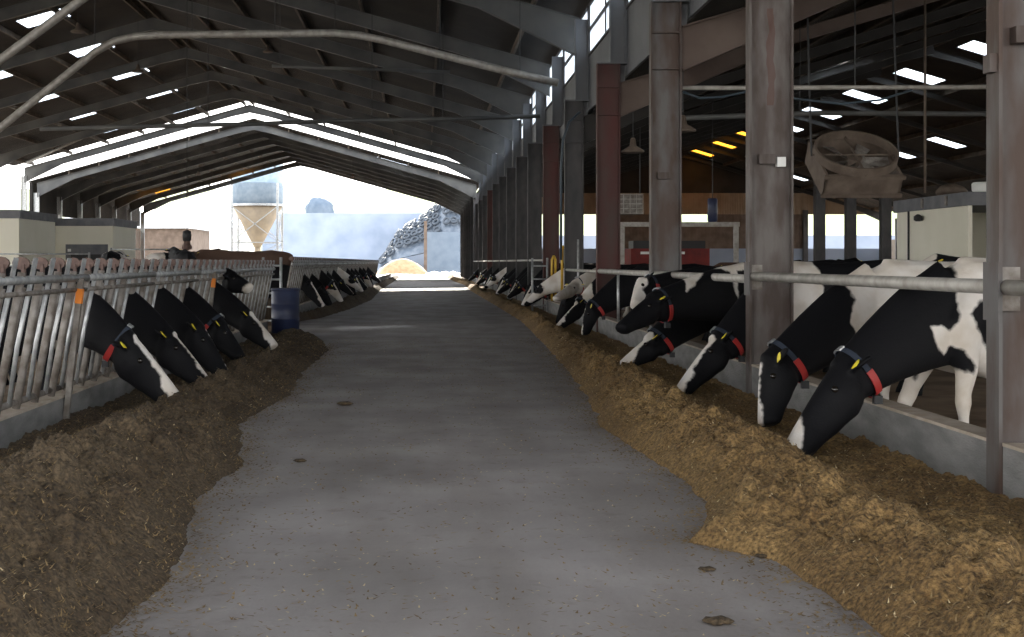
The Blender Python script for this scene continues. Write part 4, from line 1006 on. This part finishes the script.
# ------------------------------------------------------------ outside beyond the far end
# silo
Ys = 142; c = P(257.5, 262, Ys); rr = 25.5 * Ys / F
t = thing('feed_silo', 'tall blue grey feed silo with dusty beige cone outside the far end', 'silo', (c.x, Ys, -.03))
zc = H + (VY - 205) * Ys / F; zb = H + (VY - 247) * Ys / F
MB().lathe([(rr, zc), (rr, zc + 2.2), (rr + .04, zc + 2.25), (rr, zc + 2.3), (rr, zc + 6), (rr * .2, zc + 7.6)], n=36).build('tank', 'silo', t, True)
MB().lathe([(.35, zb), (rr, zc)], n=36).build('cone', 'silocone', t, True)
MB().lathe([(.3, zb - 1.0), (.33, zb)], n=20).build('outlet', 'silocone', t, True)
MB().lathe([(rr + .01, zc - .12), (rr + .1, zc - .12), (rr + .1, zc + .12), (rr + .01, zc + .12)], n=36).build('ring', 'galv', t)
for q in range(4):
    a = PI / 4 + q * PI / 2; x, y = (rr + .05) * math.cos(a) * 1.22, (rr + .05) * math.sin(a) * 1.22
    MB().bar((x, y, 0), (x, y, zc + 2.2), .22, .22).build('leg', 'galv', t)
    a2 = a + PI / 2; x2, y2 = (rr + .05) * math.cos(a2) * 1.22, (rr + .05) * math.sin(a2) * 1.22
    mb = MB(); mb.bar((x, y, .5), (x2, y2, 3.3), .09, .09); mb.bar((x2, y2, .5), (x, y, 3.3), .09, .09); mb.bar((x, y, 3.5), (x2, y2, 3.5), .1, .1); mb.bar((x, y, 3.6), (x2, y2, zc - .2), .09, .09); mb.bar((x2, y2, 3.6), (x, y, zc - .2), .09, .09)
    mb.build('bracing', 'galv', t)
# pale blue clamp wall
struct(rebase(MB().box(P(262, 0, 190).x, P(425, 0, 190).x, 190, 191, -.03, P(0, 213, 190).z).build('wall_far_clamp', 'bluewall')))
struct(rebase(MB().box(P(427, 0, 172).x, P(463, 0, 172).x, 172, 172.6, -.03, P(0, 232, 172).z).build('wall_small_clamp', 'shadedwall')))
x = P(425.5, 0, 170).x; tag(rebase(MB().box(x - .2, x + .2, 169.8, 170.2, -.03, P(0, 221, 170).z).build('clamp_post', 'wood')), 'brown post at the end of the tyre heap outside', 'post')
# silage clamp with tyres
def moundz(x, cx, w_, h): u = (x - cx) / w_; return h * max(0, 1 - u * u) ** .7
cx = P(450, 0, 178).x; nx, ny = 30, 16; v = []; ff = []
top = lambda px: {0: 0}.get(px, 0)
def mz(x, y):
    px = VX + x * F / 178
    zt = .15 + lerp_tab([(372, .3), (385, 2.2), (400, 5.5), (420, 7.0), (436, 8.6), (448, 11.0), (470, 10.5), (500, 9)], px)
    return zt * max(0, 1 - ((y - 181) / 9.0) ** 2) ** .6
xs = [P(370, 0, 178).x + 20 * i / (nx - 1) for i in range(nx)]; ys2 = [173 + 16 * j / (ny - 1) for j in range(ny)]
for yy in ys2:
    for xx in xs: v.append((xx, yy, mz(xx, yy) + .25 * noise.noise(Vector((xx, yy, 0))) - .28))
for j in range(ny - 1):
    for i in range(nx - 1): ff.append((j * nx + i, j * nx + i + 1, (j + 1) * nx + i + 1, (j + 1) * nx + i))
mb = MB(); mb.v = v; mb.f = ff; tag(mb.build('silage_clamp', 'plasticsheet', smooth=True), 'sheeted silage clamp outside the far right of the passage', 'clamp')
tyre = None; r2 = random.Random(5)
tb = MB().tube([(.42 * math.cos(a), .42 * math.sin(a), .16) for a in [2 * PI * k / 18 for k in range(18)]], .16, 8, closed=True)
k = 0
for j in range(7):
    for i in range(11):
        xx = P(384 + i * 7.6 + r2.uniform(-2, 2), 0, 178).x; yy = 174.2 + j * 1.0; z = mz(xx, yy)
        if z < .5: continue
        if tyre is None: tyre = tb.build('clamp_tyre', 'tyre', smooth=True); q = tyre
        else: q = tyre.copy(); C.objects.link(q)
        e = .3; nrm = Vector((mz(xx - e, yy) - mz(xx + e, yy), mz(xx, yy - e) - mz(xx, yy + e), 2 * e)).normalized()
        q.location = (xx, yy, z + .12); q.rotation_euler = nrm.to_track_quat('Z', 'Y').to_euler()
        tag(q, 'worn tyre weighing down the sheeted silage clamp outside', 'tyre', 'tyres on the silage clamp')
# earth heap
v = []; ff = []; c = P(402, 258, 160)
for j in range(14):
    for i in range(22):
        x = c.x - 3.2 + 6.6 * i / 21; y = 158 + 5 * j / 13; u = (x - c.x) / 3.2; w_ = (y - 160.5) / 2.6
        v.append((x, y, 1.9 * max(0, 1 - u * u) * max(0, 1 - w_ * w_) + .12 * noise.noise(Vector((x * 2, y * 2, 0))) - .05))
for j in range(13):
    for i in range(21): ff.append((j * 22 + i, j * 22 + i + 1, (j + 1) * 22 + i + 1, (j + 1) * 22 + i))
mb = MB(); mb.v = v; mb.f = ff; tag(mb.build('earth_heap', 'earth', smooth=True), 'orange brown heap of earth outside before the tyres', 'heap', None, 'stuff')
# white sheeting scraps
for k, (px, py, wd) in enumerate(((438, 256, 1.4), (448, 258, 1.1), (456, 254, .9))):
    p = P(px, py, 150); mb = MB().loft([((-wd, 0, .15), (0, .3, 0), (0, 0, .1)), ((-wd * .3, .1, .25), (0, .5, 0), (0, 0, .25)), ((wd * .4, -.1, .15), (0, .4, 0), (0, 0, .14)), ((wd, 0, .3), (0, .2, 0), (0, 0, .1))], 10)
    o = mb.build('white_sheeting', 'white', smooth=True); o.location = (p.x, 150 + k, -.06); tag(o, 'crumpled white sheeting outside the far end, %s from the left' % ORD[k], 'sheet', 'white sheeting outside')
# distant field slope, tree
v = [(-260, 230, -.1), (300, 230, -.1), (300, 420, 24), (-260, 420, 24), (-260, 420, -.1), (300, 420, -.1)]
struct(MB().add(v, [(0, 1, 2, 3), (0, 4, 5, 1), (3, 2, 5, 4), (0, 3, 4), (1, 5, 2)]).build('ground_hill', 'grass'))
c = P(319.5, 222, 205); t = thing('round_tree', 'round hazy blue tree above the far clamp wall', 'tree', (c.x, 205, -.03))
rr = 14.5 * 205 / F; zc = P(0, 211, 205).z
st = []
rings = []
for k in range(15):
    a = PI * k / 14; rings.append((max(.02, rr * math.sin(a)), zc - rr * .95 * math.cos(a)))
mb = MB().lathe(rings, n=28); mb.v = [tuple(Vector((0, 0, zc)) + (Vector(a) - Vector((0, 0, zc))) * (1 + .16 * noise.noise(Vector(a) * 1.3))) for a in mb.v]
mb.build('crown', 'leaf', t, True); MB().lathe([(.35, 0), (.2, zc - rr * .8)], n=10).build('trunk', 'wood', t, True)
# low sheds left outside
def shed(x0, x1, y0, y1, h, rise, label, wallm='wood'):
    t = thing('farm_shed', label, 'shed', ((x0 + x1) / 2, y0, -.035)); hw = (x1 - x0) / 2; d = y1 - y0
    MB().box(-hw, hw, 0, d, 0, h).build('wall', wallm, t)
    MB().prism([(-hw - .4, h), (hw + .4, h), (hw + .4, h + .15), (0, h + rise), (-hw - .4, h + .15)], -.4, d + .4).build('roof', 'lightroof', t)
shed(P(100, 0, 150).x, P(188, 0, 150).x, 150, 165, P(0, 228, 150).z, 1.6, 'brown boarded shed outside, left of the silo')
shed(P(150, 0, 185).x, P(238, 0, 185).x, 185, 205, P(0, 228, 185).z, 4.2, 'pale shed with bright pitched roof behind the silo', 'cream')
shed(P(60, 0, 215).x, P(160, 0, 215).x, 215, 235, P(0, 222, 215).z, 4.0, 'pale shed farthest left beyond the sheds', 'cream')
